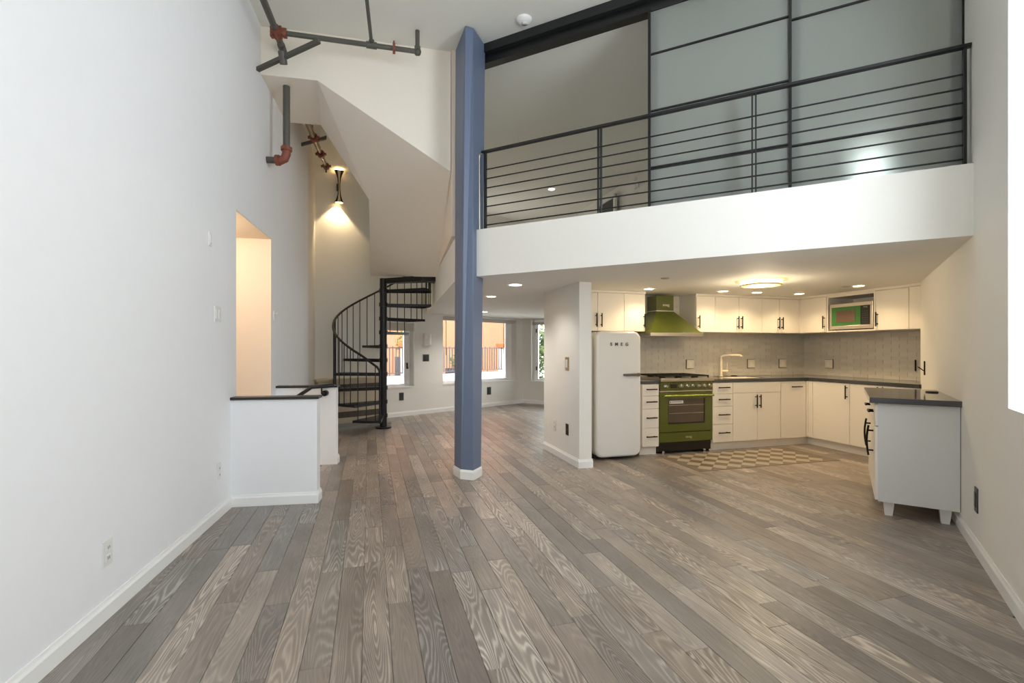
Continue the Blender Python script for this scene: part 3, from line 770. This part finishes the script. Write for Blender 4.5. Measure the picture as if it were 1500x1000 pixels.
# range
rg = kthing('range_cooker', 'olive green range cooker with gas hob and oven window', .262, -.015, 0, cat='cooker')
RW = .762
MB().box(0,RW,.03,.60,.146,.88).build('body', GREEN, rg)
MB().box(.0,RW,.025,.58,.028,.146).build('plinth', BLKE, rg)
for xx in (.07, RW-.10):
    MB().cyl((xx,.02,0),(xx,.02,.04),.018,14).build('foot', CHROME, rg)
    MB().cyl((xx,.5,0),(xx,.5,.04),.018,14).build('foot', CHROME, rg)
d = MB().box(.0,RW,-.01,.03,.148,.265).build('drawer', GREEN, rg, .005); text('smeg', .045, d, LOGOL, (RW/2+.03,-.012,.207), (PI/2,0,0), ext=.001, bold=.001)
od = thing('oven_door', None, None); od.parent = rg
MB().box(0,RW,-.012,.03,.272,.765).build('door_panel', GREEN, od, .006)
MB().box(.115,.645,-.0155,-.0115,.385,.685).build('oven_glass', GLASSB, od, .001, 1)
for z in (.60,.50): MB().box(.13,.63,-.0165,-.0155,z,z+.006).build('rack_line', STEEL, od)
MB().box(.115,.645,-.018,-.0155,.375,.388).box(.63,.645,-.018,-.0155,.38,.685).build('glass_edge', BLKE, od)
mb = MB().tube([(.03,-.062,.722),(RW-.02,-.062,.722)],.014,12)
for xx in (.045,RW-.035): mb.cyl((xx,-.012,.722),(xx,-.062,.722),.010,10)
mb.build('handle', mat('pale_green_steel', (150,165,90), .25, .8), od)
MB().box(.135,.33,-.0172,-.0156,.625,.66).build('sticker', STICK, od)
for k in range(9): MB().box(.165+k*.016,.176+k*.016,-.0178,-.0172,.638,.649).build('sticker_print', LOGO, od)
MB().box(.142,.155,-.0178,-.0172,.634,.652).build('sticker_mark', BLKE, od)
cp = MB().box(0,RW,-.02,.05,.785,.898).build('control_panel', GREEN, rg, .004)
MB().box(0,RW,-.022,.03,.769,.785).build('trim_strip', STEEL, rg)
MB().box(.14,.235,-.024,-.019,.818,.866).build('clock_display', BLKE, rg)
for i, xx in enumerate((.075,.29,.375,.455,.54,.62,.70)):
    k = MB().lathe([(.028,0),(.028,.006),(.02,.010),(.019,.032),(.015,.035),(.001,.035)], (xx,-.02,.842), 20, (0,-1,0)).build('knob', CHROME if i == 0 else STEEL, rg)
    MB().box(xx-.003,xx+.003,-.056,-.05,.842,.862).build('pointer', BLKE, k)
MB().box(-.003,RW+.003,-.045,.60,.898,.935).build('hob', STEEL, rg, .004)
for i in range(3):
    x0 = .03+i*.24; mb = MB()
    for y0 in (.02,.28,.56): mb.box(x0,x0+.22,y0-.006,y0+.006,.955,.970)
    for xx in (x0,x0+.105,x0+.215): mb.box(xx-.005,xx+.006,.02,.56,.955,.970)
    for xx in (x0+.002,x0+.218):
        for y0 in (.03,.55): mb.box(xx-.006,xx+.006,y0-.006,y0+.006,.935,.957)
    for y0 in (.15,.42):
        for a in range(4):
            mb.tube([(x0+.11,y0,.962),(x0+.11+.07*math.cos(a*PI/2+.78),y0+.07*math.sin(a*PI/2+.78),.962)],.005,6)
    mb.build('grate', IRON, rg)
    for y0 in (.15,.42): MB().cyl((x0+.11,y0,.935),(x0+.11,y0,.95),.04,18).cyl((x0+.11,y0,.95),(x0+.11,y0,.957),.03,18).build('burner', IRON, rg)

# refrigerator
rf = kthing('refrigerator', 'white retro refrigerator with rounded corners beside the partition', -.640, -.12, 0, cat='refrigerator')
def rrect(w_, z0, z1, r, n=8):
    P = []
    for cx_, cz, a in ((w_-r,z0+r,-90),(w_-r,z1-r,0),(r,z1-r,90),(r,z0+r,180)):
        for i in range(n+1):
            t = math.radians(a+90*i/n); P.append((cx_+r*math.cos(t), cz+r*math.sin(t)))
    return P
def slab_xz(P, y0, y1):
    n = len(P); vs = [(x,y0,z) for x,z in P]+[(x,y1,z) for x,z in P]
    return MB().add(vs, [tuple(range(n)), tuple(range(2*n-1,n-1,-1))]+[(i,n+i,n+(i+1)%n,(i+1)%n) for i in range(n)])
FW = .595
d = slab_xz(rrect(FW,.03,1.505,.09), -.0, .10).build('door', FRIDGE, rf, .035, 5)
slab_xz(rrect(FW-.03,.05,1.485,.085), .10, .112).xf(Matrix.Translation((.015,0,0))).build('door_seal', GREYD, rf)
slab_xz(rrect(FW,.035,1.50,.09), .112, .66).build('body', FRIDGE, rf, .02, 3)
for xx in (.06,FW-.06):
    for yy in (.16,.6): MB().cyl((xx,yy,0),(xx,yy,.04),.022,12).build('foot', BLKE, rf)
h = MB(); h.loft([(.35,-.030,.985),(.555,-.04,.980),(.555,-.01,.980),(.35,-.0,.985)],[(.35,-.030,1.005),(.555,-.04,1.012),(.555,-.01,1.012),(.35,.0,1.005)]).box(.535,.56,-.03,.01,.975,1.015)
h.build('handle', mat('dark_steel', (128,118,110), .3, .85), d, .003)
for i, ch in enumerate('SMEG'):
    o = text(ch, .052, d, LOGO, (.195+i*.068,-.003,1.352), (PI/2,0,0), 'letter', .003, bold=.0015)

# hood
hd = kthing('range_hood', 'olive green pyramid range hood with steel rim above the cooker', .225, .12, 1.462, cat='hood')
HW = .775
MB().box(0,HW,0,.50,0,.042).build('rim', STEEL, hd, .002)
bq = [(.01,.01,.042),(HW-.01,.01,.042),(HW-.01,.50,.042),(.01,.50,.042)]; tq = [(.255,.27,.335),(.52,.27,.335),(.52,.50,.335),(.255,.50,.335)]
MB().loft(bq, tq).build('canopy', GREEN, hd)
MB().box(.25,.525,.265,.50,.335,.346).build('collar', STEEL, hd)
MB().box(.257,.518,.272,.50,.346,.545).build('chimney', GREEN, hd)
text('smeg', .05, hd, LOGOL, (.40,.270,.42), (PI/2,0,0), ext=.001, bold=.001)

# upper cabinets
UZ0, UZ1 = 1.522, 2.002
def upper(label, x, w_, doors, leg=False, last=None):
    c = kthing('wall_cabinet', label, x if not leg else x-.0, .27, UZ0, 'white wall cabinets', False) if not leg else None
    if leg:
        p = OK_+U*(CX+.305)+N*(.27+.035-x); c = thing('wall_cabinet', label, 'cabinet', (p.x,p.y,UZ0), TH-PI/2, 'white wall cabinets')
    MB().box(0,w_,0,.348 if not leg else .285,0,UZ1-UZ0).build('body', CABW, c)
    for (a, b_, hx) in doors:
        if hx is None: front(c, 'filler', a, b_, 0, UZ1-UZ0)
        else:
            d = front(c, 'door', a, b_, 0, UZ1-UZ0-.004); pull(d, hx, .135, .17)
    return c
upper('white two-door wall cabinet above the refrigerator, beside the partition', -.808, .738, [(0,.373,.345),(.373,.738,.415)])
upper('white single-door wall cabinet directly left of the green hood', -.070, .30, [(0,.30,.275)])
upper('white single-door wall cabinet directly right of the green hood', .991, .298, [(0,.298,.03)])
upper('white two-door wall cabinet above the faucet', 1.289, .761, [(0,.38,.35),(.38,.761,.41)])
upper('white two-door wall cabinet next to the kitchen corner', 2.05, .690, [(0,.30,.27),(.30,.643,.33),(.643,.690,None)])
# leg uppers: frame origin where the two upper fronts meet
ux = 2.736
def upleg(label, x, w_, doors, solid=True):
    p = OK_+U*ux+N*(.27-x); c = thing('wall_cabinet', label, 'cabinet', (p.x,p.y,UZ0), TH-PI/2, 'white wall cabinets')
    if solid: MB().box(0,w_,0,.435,0,UZ1-UZ0).build('body', CABW, c)
    for (a, b_, hx) in doors:
        if hx is None: front(c, 'filler', a, b_, 0, UZ1-UZ0)
        else: d = front(c, 'door', a, b_, 0, UZ1-UZ0-.004); pull(d, hx, .135, .17)
    return c
upleg('white single-door wall cabinet left of the microwave niche', .0, .438, [(.013,.43,.405)])
c = upleg('open white wall cabinet niche holding the microwave', .438, .654, [], False)
MB().box(0,.018,-.02,.43,0,.48).box(.636,.654,-.02,.43,0,.48).box(.018,.636,-.02,.43,0,.018).box(.018,.636,-.02,.43,.455,.48).box(.018,.636,.42,.435,.018,.455).build('niche_box', CABW, c)
upleg('white single-door wall cabinet right of the microwave, against the right wall', 1.092, .60, [(0,.386,.03),(.386,.60,None)])
# crown strip
Kw('trim_1', -.81, .235, .25, .62, UZ1, ZC-.001, CABW); Kw('trim_2', .985, ux-.02, .245, .62, UZ1, ZC-.001, CABW)
Kw('trim_3', ux-.03, ux+.43, -1.43, .62, UZ1, ZC-.001, CABW)
# microwave
p = OK_+U*(ux-.005)+N*(.27-.475)
mw = thing('microwave', 'steel microwave with a bright green door in the wall niche', 'microwave', (p.x,p.y,UZ0+.018), TH-PI/2)
MW = .585
MB().box(0,MW,.01,.38,.012,.345).build('case', STEEL, mw)
MB().box(0,MW,-.012,.01,.012,.06).box(0,MW,-.012,.01,.30,.345).box(0,.03,-.012,.01,.06,.30).box(MW-.035,MW,-.012,.01,.06,.30).build('front_frame', STEEL, mw, .003)
d = MB().box(.03,.425,-.010,.01,.06,.30).build('door', GREENM, mw)
MB().box(.095,.355,-.0125,-.009,.105,.255).build('door_window', mat('microwave_window', (120,98,84), .12, .5), d)
d = MB().box(.43,MW-.037,-.010,.01,.06,.30).build('control_panel', BLKE, mw)
for r_ in range(6):
    for q in range(3): MB().box(.447+q*.028,.467+q*.028,-.0125,-.010,.085+r_*.027,.10+r_*.027).build('button', PLATED, d)
text('smeg', .026, d, LOGOL, (.49,-.0115,.282), (PI/2,0,0), ext=.001)
for xx in (.04,MW-.04): MB().box(xx-.02,xx+.02,.02,.34,0,.012).build('foot', BLKE, mw)

# backsplash of slim tiles
def tiles(name, x0, x1, z0, z1, fn):
    base_ = MB().box(x0,x1,-.004,.0,z0,z1); o = struct(base_.build(name, GROUT)); fn(o)
    mb = MB(); tw, th_ = .20, .049; r_ = 0; z = z0+.002
    while z < z1-.004:
        h_ = min(th_-.003, z1-z-.002); x = x0-(tw/2 if r_ % 2 else 0)
        while x < x1:
            a, b_ = max(x,x0)+.001, min(x+tw,x1)-.0015
            if b_-a > .01: mb.box(a, b_, -.010, -.004, z, z+h_)
            x += tw
        z += th_; r_ += 1
    t = mb.build('tile_rows', TILE, o); t['kind'] = 'stuff'
def f1(o): p = K(0,.624); o.location = (p[0],p[1],0); o.rotation_euler = (0,0,TH)
tiles('backsplash_back', -.045, 3.172, .914, 1.522, f1)
tl = MB()
def f1b(o): p = K(0,.624); o.location = (p[0],p[1],0); o.rotation_euler = (0,0,TH)
tiles('backsplash_hood', .232, .99, 1.524, ZC-.002, f1b)
def f2(o): p = OK_+U*3.177+N*.62; o.location = (p.x,p.y,0); o.rotation_euler = (0,0,TH-PI/2)
tiles('backsplash_right', .0, 2.04, .914, 1.522, f2)
# square outlets on the tiles
def sq(label, x, leg=False):
    if leg: p = OK_+U*3.163+N*(.62-x); a = TH-PI/2
    else: p = OK_+U*x+N*.612; a = TH
    o = thing('wall_outlet', label, 'outlet', (p.x,p.y,1.088), a, 'square outlets on the tiled backsplash')
    MB().box(-.058,.058,-.016,.003,-.058,.058).build('plate', PLATES, o, .003)
    MB().box(-.063,-.058,-.008,.003,-.063,.063).box(.058,.063,-.008,.003,-.063,.063).box(-.058,.058,-.008,.003,-.063,-.058).box(-.058,.058,-.008,.003,.058,.063).build('frame', LOGO, o)
    MB().box(-.022,.022,-.018,-.015,-.034,.034).build('socket', TRIM, o)
sq('square cream outlet on the tiles between hood and faucet', 1.155)
sq('square cream outlet on the tiles just right of the faucet', 2.187)
sq('square cream outlet on the tiles left of the kitchen corner', 2.754)
sq('square cream outlet on the tiles of the right wing', .437, True)
hk = thing('wall_hook', 'slim black vertical bar fixed to the tiles near the right wall', 'hook', (OK_+U*3.155+N*(.62-1.60)).to_tuple()+(1.10,), TH-PI/2, 'black bars by the right wall')
MB().box(-.005,.005,-.012,.0,-.068,.068).build('bar', PULL, hk)
p = Vector(Rp(5.06,-.002)); hk = thing('wall_hook', 'black Y-shaped bar with a slanting arm on the end of the right wall', 'hook', (p.x,p.y,1.10), math.atan2(.8292,.5589), 'black bars by the right wall')
MB().box(-.006,.006,.0,.012,-.072,.072).build('bar', PULL, hk); MB().tube([(.0,.012,-.028),(.02,.055,.012)],.005).build('arm', PULL, hk)

# freestanding cabinet by the right wall
isl = thing('freestanding_cabinet', 'freestanding grey-white kitchen cabinet on short legs against the right wall', 'cabinet', (2.83+1.15*.559,3.80+1.15*.829,0), math.atan2(-.829,-.559))
IL, IW = 1.15, .475
MB().box(0,IL-.02,.0,IW,.12,.878).build('body', CABI, isl)
MB().box(IL-.02,IL,-.0,IW,.12,.878).build('end_panel', CABI, isl)
MB().box(0,IL,IW,IW+.006,.12,.878).build('back_panel', BLKE, isl)
MB().box(-.03,IL+.045,-.055,IW+.01,.880,.922).build('worktop', COUNTER, isl, .003)
for i in range(2):
    d = front(isl, 'drawer', .575*i+.005, .575*(i+1)-.005, .70, .873); pull(d, .575*i+.40, .80, .16, False, bow=.004)
    d = front(isl, 'door', .575*i+.005, .575*(i+1)-.005, .125, .695); pull(d, .50 if i == 0 else .575+.40, .56, .24, bow=.012)
for xx in (.08,IL-.10):
    for yy in (.07,IW-.07):
        MB().loft([(xx-.024,yy-.024,0),(xx+.024,yy-.024,0),(xx+.024,yy+.024,0),(xx-.024,yy+.024,0)],[(xx-.036,yy-.036,.12),(xx+.036,yy-.036,.12),(xx+.036,yy+.036,.12),(xx-.036,yy+.036,.12)]).build('leg', TRIM, isl)
pc = MB().lathe([(.001,0),(.042,0),(.046,.004),(.04,.010),(.001,.010)], seg=24).build('worktop_outlet', BLACKM)
pc.location = (2.83+.80*.559+.829*.41, 3.80+.80*.829-.559*.41, .9225); tag(pc, 'round black pop-up outlet cap on the freestanding cabinet', 'outlet')

# kitchen floor mat
mt = kthing('floor_mat', 'brown vinyl floor mat with cream lozenges in front of the cooker', .20, -.86, .001, cat='mat')
MB().box(0,1.92,0,.80,0,.003).build('mat_base', RUGB, mt)
MB().box(0,1.92,0,.008,.003,.004).box(0,1.92,.792,.80,.003,.004).box(0,.008,.008,.792,.003,.004).box(1.912,1.92,.008,.792,.003,.004).build('edge_line', RUGE, mt)
cell = .135; dg_ = cell/math.sqrt(2)
lz = MB().add([(-dg_,0,0),(0,-dg_,0),(dg_,0,0),(0,dg_,0),(-dg_,0,.001),(0,-dg_,.001),(dg_,0,.001),(0,dg_,.001)],[(4,5,6,7),(0,1,5,4),(1,2,6,5),(2,3,7,6),(3,0,4,7)])
me_l = lz.mesh('lozenge', RUGL); me_d = lz.mesh('dark_lozenge', RUGD)
i = 0
for rr_ in range(7):
    y = .115+rr_*dg_; i0 = 0
    nx = 9
    for q in range(nx):
        x = .16+q*2*dg_+(dg_ if rr_ % 2 else 0)
        if x+dg_ > 1.90 or (y+dg_ > .79): continue
        o = bpy.data.objects.new('lozenge', me_l if rr_ % 2 == 0 else me_d); COL.objects.link(o); o.parent = mt; o.location = (x,y,.0031)
# ------------------------------------------------------------------ small wall fittings
def plate(name, label, cat, pos, ang, w_, h_, m, kind, m2=None, group=None):
    """local -y points into the room"""
    o = thing(name, label, cat, pos, ang, group)
    MB().box(-w_/2,w_/2,-.007,.001,-h_/2,h_/2).build('plate', m, o, .002)
    m2 = m2 or m
    if kind == 'outlet':
        for s in (-1,1):
            k = MB().box(-w_*.24,w_*.24,-.010,-.006,s*h_*.20-h_*.13,s*h_*.20+h_*.13).build('socket', m2, o, .001, 1)
            MB().box(-.008,-.005,-.0108,-.0098,s*h_*.2-.006,s*h_*.2+.008).box(.005,.008,-.0108,-.0098,s*h_*.2-.006,s*h_*.2+.008).build('slot', BLKE, k)
    elif kind == 'rocker': MB().box(-w_*.24,w_*.24,-.012,-.006,-h_*.3,h_*.3).build('rocker', m2, o, .001, 1)
    elif kind == 'double':
        for s in (-1,1): MB().box(s*w_*.24-w_*.15,s*w_*.24+w_*.15,-.012,-.006,-h_*.3,h_*.3).build('rocker', m2, o, .001, 1)
    return o
angL = math.atan2(.9776,-.2107)            # left wall: -y local faces the room (+x side)
angR = math.atan2(-.8292,-.5589)           # right wall faces -x
a = angL
plate('wall_outlet','white outlet low on the left wall, nearest the camera','outlet', LW(2.363)+(.315,), a, .078, .124, PLATEW, 'outlet')
plate('wall_outlet','white outlet low on the left wall, beside the low half wall','outlet', LW(3.77)+(.355,), a, .078, .124, PLATEW, 'outlet')
plate('light_switch','white double switch plate on the left wall before the opening','switch', LW(3.745)+(1.56,), a, .125, .12, PLATEW, 'double')
plate('thermostat','small white sensor high on the left wall above the switch','sensor', LW(3.602)+(2.10,), a, .05, .10, PLATEW, 'rocker')
hk = thing('wall_hook', 'small white hook on the left wall just past the opening', 'hook', LW(5.349)+(1.66,), a)
MB().box(-.02,.02,-.012,0,-.05,.05).tube([(0,-.01,.02),(0,-.035,.02),(.0,-.04,.04)],.007).build('hook_body', PLATEW, hk)
plate('wall_outlet','dark grey outlet low on the right wall in front of the freestanding cabinet','outlet', Rp(3.11)+(.34,), angR, .08, .155, PLATED, 'rocker')
# partition (left face looks towards -U)
def pp_(y): return K(-.958, y)
angP = TH-PI/2
def on_part(px):
    k = (px-750)/720; b0 = Vector(K(-.958,0)); t = (k*b0.y-b0.x)/(N.x-k*N.y); q = b0+N*t; return (q.x,q.y)
angP = TH-PI/2+0
plate('thermostat','brass framed thermostat on the partition wall','thermostat', on_part(831)+(1.13,), angP, .105, .15, PLATEB, 'rocker', PLATEW)
plate('wall_outlet','white outlet low on the partition wall','outlet', on_part(813)+(.37,), angP, .075, .13, PLATEW, 'outlet')
plate('wall_outlet','black outlet low on the partition wall','outlet', on_part(831)+(.37,), angP, .075, .13, BLKE, 'outlet')
# rear wall
plate('wall_outlet','dark outlet on the rear wall below the narrow window','outlet', Wp(.31)+(.385,), a45, .10, .15, PLATED, 'rocker')
plate('wall_outlet','dark outlet on the rear wall below the wide window','outlet', Wp(2.6)+(.36,), a45, .12, .17, PLATED, 'rocker')
plate('light_switch','dark grey keypad on the rear wall between the two windows','switch', Wp(.88)+(1.125,), a45, .15, .14, PLATED, 'rocker')
sc = thing('wall_sconce','white half-round sconce on the rear wall between the two windows','wall lamp', Wp(.90)+(1.39,), a45)
MB().lathe([(.09,0),(.09,.22)], (0,0,0), 16, None, PI, 2*PI).build('shade', PLATEW, sc)
MB().box(-.09,.09,-.01,0,0,.22).build('back_plate', PLATEW, sc); MB().box(-.10,.10,-.08,0,-.02,-.0).build('bottom_plate', PLATEW, sc)
# hourglass sconce on the stair wall
sc = thing('wall_sconce','tall bronze hourglass sconce glowing on the curved stair wall','wall lamp', Wp(-.985,-.075)+(3.84,), a45)
prof = [(r_,z_*.92) for r_,z_ in [(.078,.0),(.052,.06),(.028,.15),(.018,.27),(.016,.31),(.018,.35),(.028,.46),(.052,.54),(.08,.60)]]
MB().lathe(prof, (0,0,0), 20, None, PI*.86, PI*1.23).lathe(prof, (0,0,0), 20, None, PI*1.49, PI*1.86).build('bronze_leaves', BRONZE, sc)
MB().lathe([(r*.86,z) for r,z in prof], (0,0,0), 20).build('inner_cone', mat('sconce_white_cone',(236,226,205),.5), sc)
MB().lathe([(.001,.035),(.045,.035),(.05,.012),(.001,.012)], seg=16).build('lower_glass', GLOWW, sc)
MB().lathe([(.001,.52),(.045,.52),(.05,.545),(.001,.545)], seg=16).build('upper_glass', GLOWW, sc)
MB().box(-.012,.012,.01,.075,.22,.34).build('wall_mount', BRONZE, sc)
def lamp(name, typ, loc, power, color, parent=None, **k):
    d = bpy.data.lights.new(name, typ); d.energy = power; d.color = color
    for a_, v_ in k.items(): setattr(d, a_, v_)
    o = bpy.data.objects.new(name, d); COL.objects.link(o); o.location = loc
    if parent is not None: o.parent = parent
    return o
WARM = (1.0, .74, .42)
lo = lamp('lower_lamp','SPOT',(0,0,-.01), 30, WARM, sc, spot_size=1.75, spot_blend=.25, shadow_soft_size=.03)
up = lamp('upper_lamp','SPOT',(0,0,.553), 26, WARM, sc, spot_size=2.3, spot_blend=.6, shadow_soft_size=.03); up.rotation_euler = (PI,0,0)
# lamp in the alcove of the descending stairs
q = Lq(4.45,.55); al = thing('ceiling_light','small ceiling light inside the alcove of the left wall','ceiling light',(q[0],q[1],2.435))
MB().cyl((0,0,0),(0,0,.028),.06,20).build('housing', GLOWW, al)
lamp('alcove_lamp','POINT',(0,0,-.12), 9, (1,.84,.64), al, shadow_soft_size=.06)

# ------------------------------------------------------------------ ceiling fittings
def downlight(x, y, z, label, power, color=WARM, glow=None, size=.055):
    o = thing('recessed_light', label, 'ceiling light', (x,y,z), 0, 'recessed ceiling lights')
    MB().lathe([(size,-.002),(size+.018,-.004),(size+.022,0)], seg=24).build('trim_ring', TRIM, o)
    MB().lathe([(.001,-.0035),(size,-.0035)], seg=24).build('lens', glow or GLOWN, o)
    if power: lamp('downlight_lamp','SPOT',(0,0,-.02), power, color, o, spot_size=2.45, spot_blend=.7, shadow_soft_size=.05)
downlight(.04,5.61,ZC-.001,'recessed ceiling light just right of the blue column under the loft', 20, (1,.93,.84), size=.07)
downlight(-.29,6.83,ZC-.001,'recessed ceiling light behind the blue column, farther back', 45, (1,.93,.84), size=.06)
downlight(-.53,9.6,ZC-.001,'recessed ceiling light nearest the wide rear window', 50, (1,.93,.84), size=.05)
KP = 13
for (x, y, lab) in ((1.666,5.98,'recessed kitchen light above the refrigerator and cooker'),(2.673,6.23,'recessed kitchen light left of the flush ring light'),
                    (3.171,6.36,'recessed kitchen light behind the flush ring light'),(3.80,6.50,'recessed kitchen light by the kitchen corner'),
                    (4.02,5.70,'recessed kitchen light in front of the microwave')):
    downlight(x, y, ZC-.001, lab, KP)
fl_ = thing('ring_light','round flush ceiling lamp with a glowing ring above the kitchen floor','ceiling light',(2.671,5.275,ZC))
MB().lathe([(.20,-.001),(.205,-.03),(.16,-.035),(.16,-.001)], seg=40).build('glow_ring', GLOWR, fl_)
MB().lathe([(.001,-.058),(.19,-.058),(.205,-.05),(.20,-.042),(.001,-.040)], seg=40).build('disc', mat('lamp_disc',(226,206,160),.4), fl_)
MB().cyl((0,0,-.045),(0,0,0),.05,16).build('stem', TRIM, fl_)
lamp('ring_lamp','POINT',(0,0,-.15), 13, (1,.82,.56), fl_, shadow_soft_size=.12)
for (x, y, z, lab, r) in ((1.579,5.074,ZC,'small grey sprinkler cover on the kitchen ceiling left of the ring light',.04),
                          (3.903,5.74,ZC,'small grey sprinkler cover on the kitchen ceiling above the microwave',.045)):
    o = MB().lathe([(.001,-.008),(r,-.008),(r+.006,0)], seg=20).build('sprinkler_cover', GREYD); o.location = (x,y,z); tag(o, lab, 'sprinkler', 'grey sprinkler covers')
k = (768-750)/720; Yd = 3.19*720/481
sd = thing('smoke_detector','round white smoke detector on the high ceiling right of the column','smoke detector',(k*Yd,Yd,ZF))
MB().lathe([(.075,0),(.075,-.012),(.062,-.03),(.035,-.038),(.001,-.038)], seg=28).build('housing', TRIM, sd)
MB().lathe([(.03,-.039),(.03,-.045),(.001,-.046)], seg=16).build('sensor_cap', PLATEW, sd)
Yl = (4.38-1.29)*720/(512-277); downlight((808-750)/720*Yl, Yl, 4.379, 'recessed light in the loft ceiling seen through the railing', 5, (1,.95,.88), size=.06)
Y2 = 8.62; ws = thing('wall_sconce','small curved white lamp on the loft wall left of the frosted screens','wall lamp',(2.20,8.62,4.10),dang)
MB().tube([(0,-.03,.20),(.01,-.07,.12),(.02,-.05,0)],.025,10).build('lamp_body', TRIM, ws); MB().box(-.03,.05,-.02,0,.02,.12).build('back_plate', TRIM, ws)
# daylight at the loft's side window, then an added fill for the loft
area('daylight_loft_window', (5.32, 7.36, 3.82), (-.82, -.57, -.05), .38, 1.0, 1.8, (.95,.98,1))
area('loft_rear_fill', Wp(2.3,-.06)+(3.3,), (.707,-.707,.35), 1.6, .9, 8, (1,.99,.95))  # unseen light added to brighten the loft ceiling; rear wall is solid here

# ------------------------------------------------------------------ sprinkler pipes
def flange(mb, p, ax, r, w_=.03):
    p = Vector(p); ax = Vector(ax).normalized(); mb.cyl(p-ax*w_, p+ax*w_, r, 14)
pz = 4.29
s1_ = thing('sprinkler_pipework','dark sprinkler pipes under the high ceiling with red couplings and a support bar','pipes',(-2.226,4.645,pz))
ax = Vector((-.2107,.9776,0)); bx_ = Vector((1.276,.305,0)).normalized()
MB().cyl(-ax*2.2, ax*-.04, .030, 14).build('main_pipe', PIPE, s1_)
MB().cyl(ax*.04, ax*.30+Vector((0,0,-.03)), .030, 14).cyl(ax*.17+Vector((0,0,-.015)),ax*.30+Vector((0,0,-.03)),.036,14).build('end_pipe', PIPE, s1_)
MB().cyl(bx_*.05, bx_*1.31, .024, 12).build('branch_pipe', PIPE, s1_)
mb = MB().cyl(-ax*.07, ax*.07, .042, 14).cyl((0,0,0), bx_*.08, .036, 14); flange(mb, bx_*.075, bx_, .045, .015)
for s in (-1,1): mb.box(-.012+s*.04,.012+s*.04,-.02,.02,-.05,.05)
mb.build('red_tee', PIPER, s1_)
tpos = bx_*.865
MB().cyl(tpos-bx_*.05, tpos+bx_*.05, .033, 12).cyl(tpos,tpos+Vector((0,-.0,.05)),.026,12).build('branch_tee', PIPE, s1_)
MB().cyl(tpos+Vector((0,0,.02)), tpos+Vector((0,0,.02))-ax*1.2+Vector((0,0,.02)), .017, 10).build('thin_pipe', PIPE, s1_)
rp = bx_*1.08; mb = MB(); flange(mb, rp, bx_, .05, .012); mb.cyl(rp, rp+Vector((0,0,.075)), .008, 8); mb.build('red_coupling', PIPER, s1_)
ep = bx_*1.31
MB().lathe([(.001,-.04),(.028,-.03),(.038,0),(.028,.03),(.001,.04)], ep, 14).cyl(ep,ep+Vector((0,0,.05)),.030,12).build('elbow', PIPE, s1_)
MB().cyl(ep, ep+Vector((0,0,ZF-pz)), .022, 12).build('riser', PIPE, s1_)
q1 = Vector((-2.455,4.74,3.99))-Vector(s1_.location); q2 = bx_*.30+Vector((.02,-.02,-.03))
q2 = Vector((468-750,0,0))*0+Vector((-.392*4.53,4.53,1.29+452/720*4.53))-Vector(s1_.location)
d_ = (q2-q1); dn = d_.normalized(); sd_ = dn.cross(Vector((0,0,1))).normalized()*.018; upv = sd_.cross(dn).normalized()*.018
MB().loft([q1-sd_-upv,q1+sd_-upv,q1+sd_+upv,q1-sd_+upv],[q2-sd_-upv,q2+sd_-upv,q2+sd_+upv,q2-sd_+upv]).build('support_bar', PIPE, s1_)
cm = q1+d_*.42; mb = MB().cyl(cm+Vector((0,0,-.02)), ax*.26+Vector((0,0,.03)), .012, 8).cyl(cm+Vector((0,.02,-.05)),cm+Vector((0,-.02,.05)),.035,12); mb.build('clamp', PIPE, s1_)
# second: thick drop pipe with a red elbow into the left wall
s2_ = thing('sprinkler_drop_pipe','thick dark drop pipe with a red elbow entering the left wall','pipe',(-2.34,5.10,3.30))
MB().cyl((0,0,.06),(0,0,.735),.034,16).build('pipe', PIPE, s2_)
mb = MB().tube([(0,0,.09),(0,0,.02),(-.02,-.0,-.03),(-.06,-.005,-.05),(-.10,-.01,-.05)],.043,12); flange(mb,(0,0,.07),(0,0,1),.055,.018); flange(mb,(-.085,-.01,-.05),(1,.05,0),.055,.018)
mb.box(-.015,.015,-.065,-.04,.05,.09).build('red_elbow', PIPER, s2_)
MB().cyl((-.09,-.01,-.05),(-.24,-.03,-.05),.034,14).build('stub_pipe', PIPE, s2_)
# third: run under the stairwell ceiling
s3_ = thing('sprinkler_run','worn sprinkler pipe with red couplings beneath the lit stairwell ceiling','pipe',(-2.72,6.9,4.12))
ay = Vector((-.30,1.38,0)).normalized()
MB().cyl(-ay*.95,ay*.0,.036,14).build('pipe', PIPEP, s3_); MB().cyl(ay*0,ay*.74,.026,12).build('reduced_pipe', PIPEP, s3_)
for t, r in ((-.35,.055),(.22,.055),(.70,.05)):
    mb = MB(); flange(mb, ay*t, ay, r, .03); mb.box((ay*t).x-.075,(ay*t).x+.075,(ay*t).y-.015,(ay*t).y+.015,-.015,.015); mb.build('red_coupling', PIPER, s3_)
MB().cyl(ay*.70+Vector((0,0,-.10)), ay*.70, .014, 10).build('sprinkler_head', PIPEP, s3_)
MB().loft([(-.22,-.10,-.03),(-.20,-.14,-.03),(.26,-.38,-.03),(.24,-.34,-.03)],[(-.22,-.10,.01),(-.20,-.14,.01),(.26,-.38,.01),(.24,-.34,.01)]).build('support_bar', PIPE, s3_)
MB().cyl((0,-.2,0),(0,-.2,.23),.008,8).build('hanger_rod', PIPE, s3_)
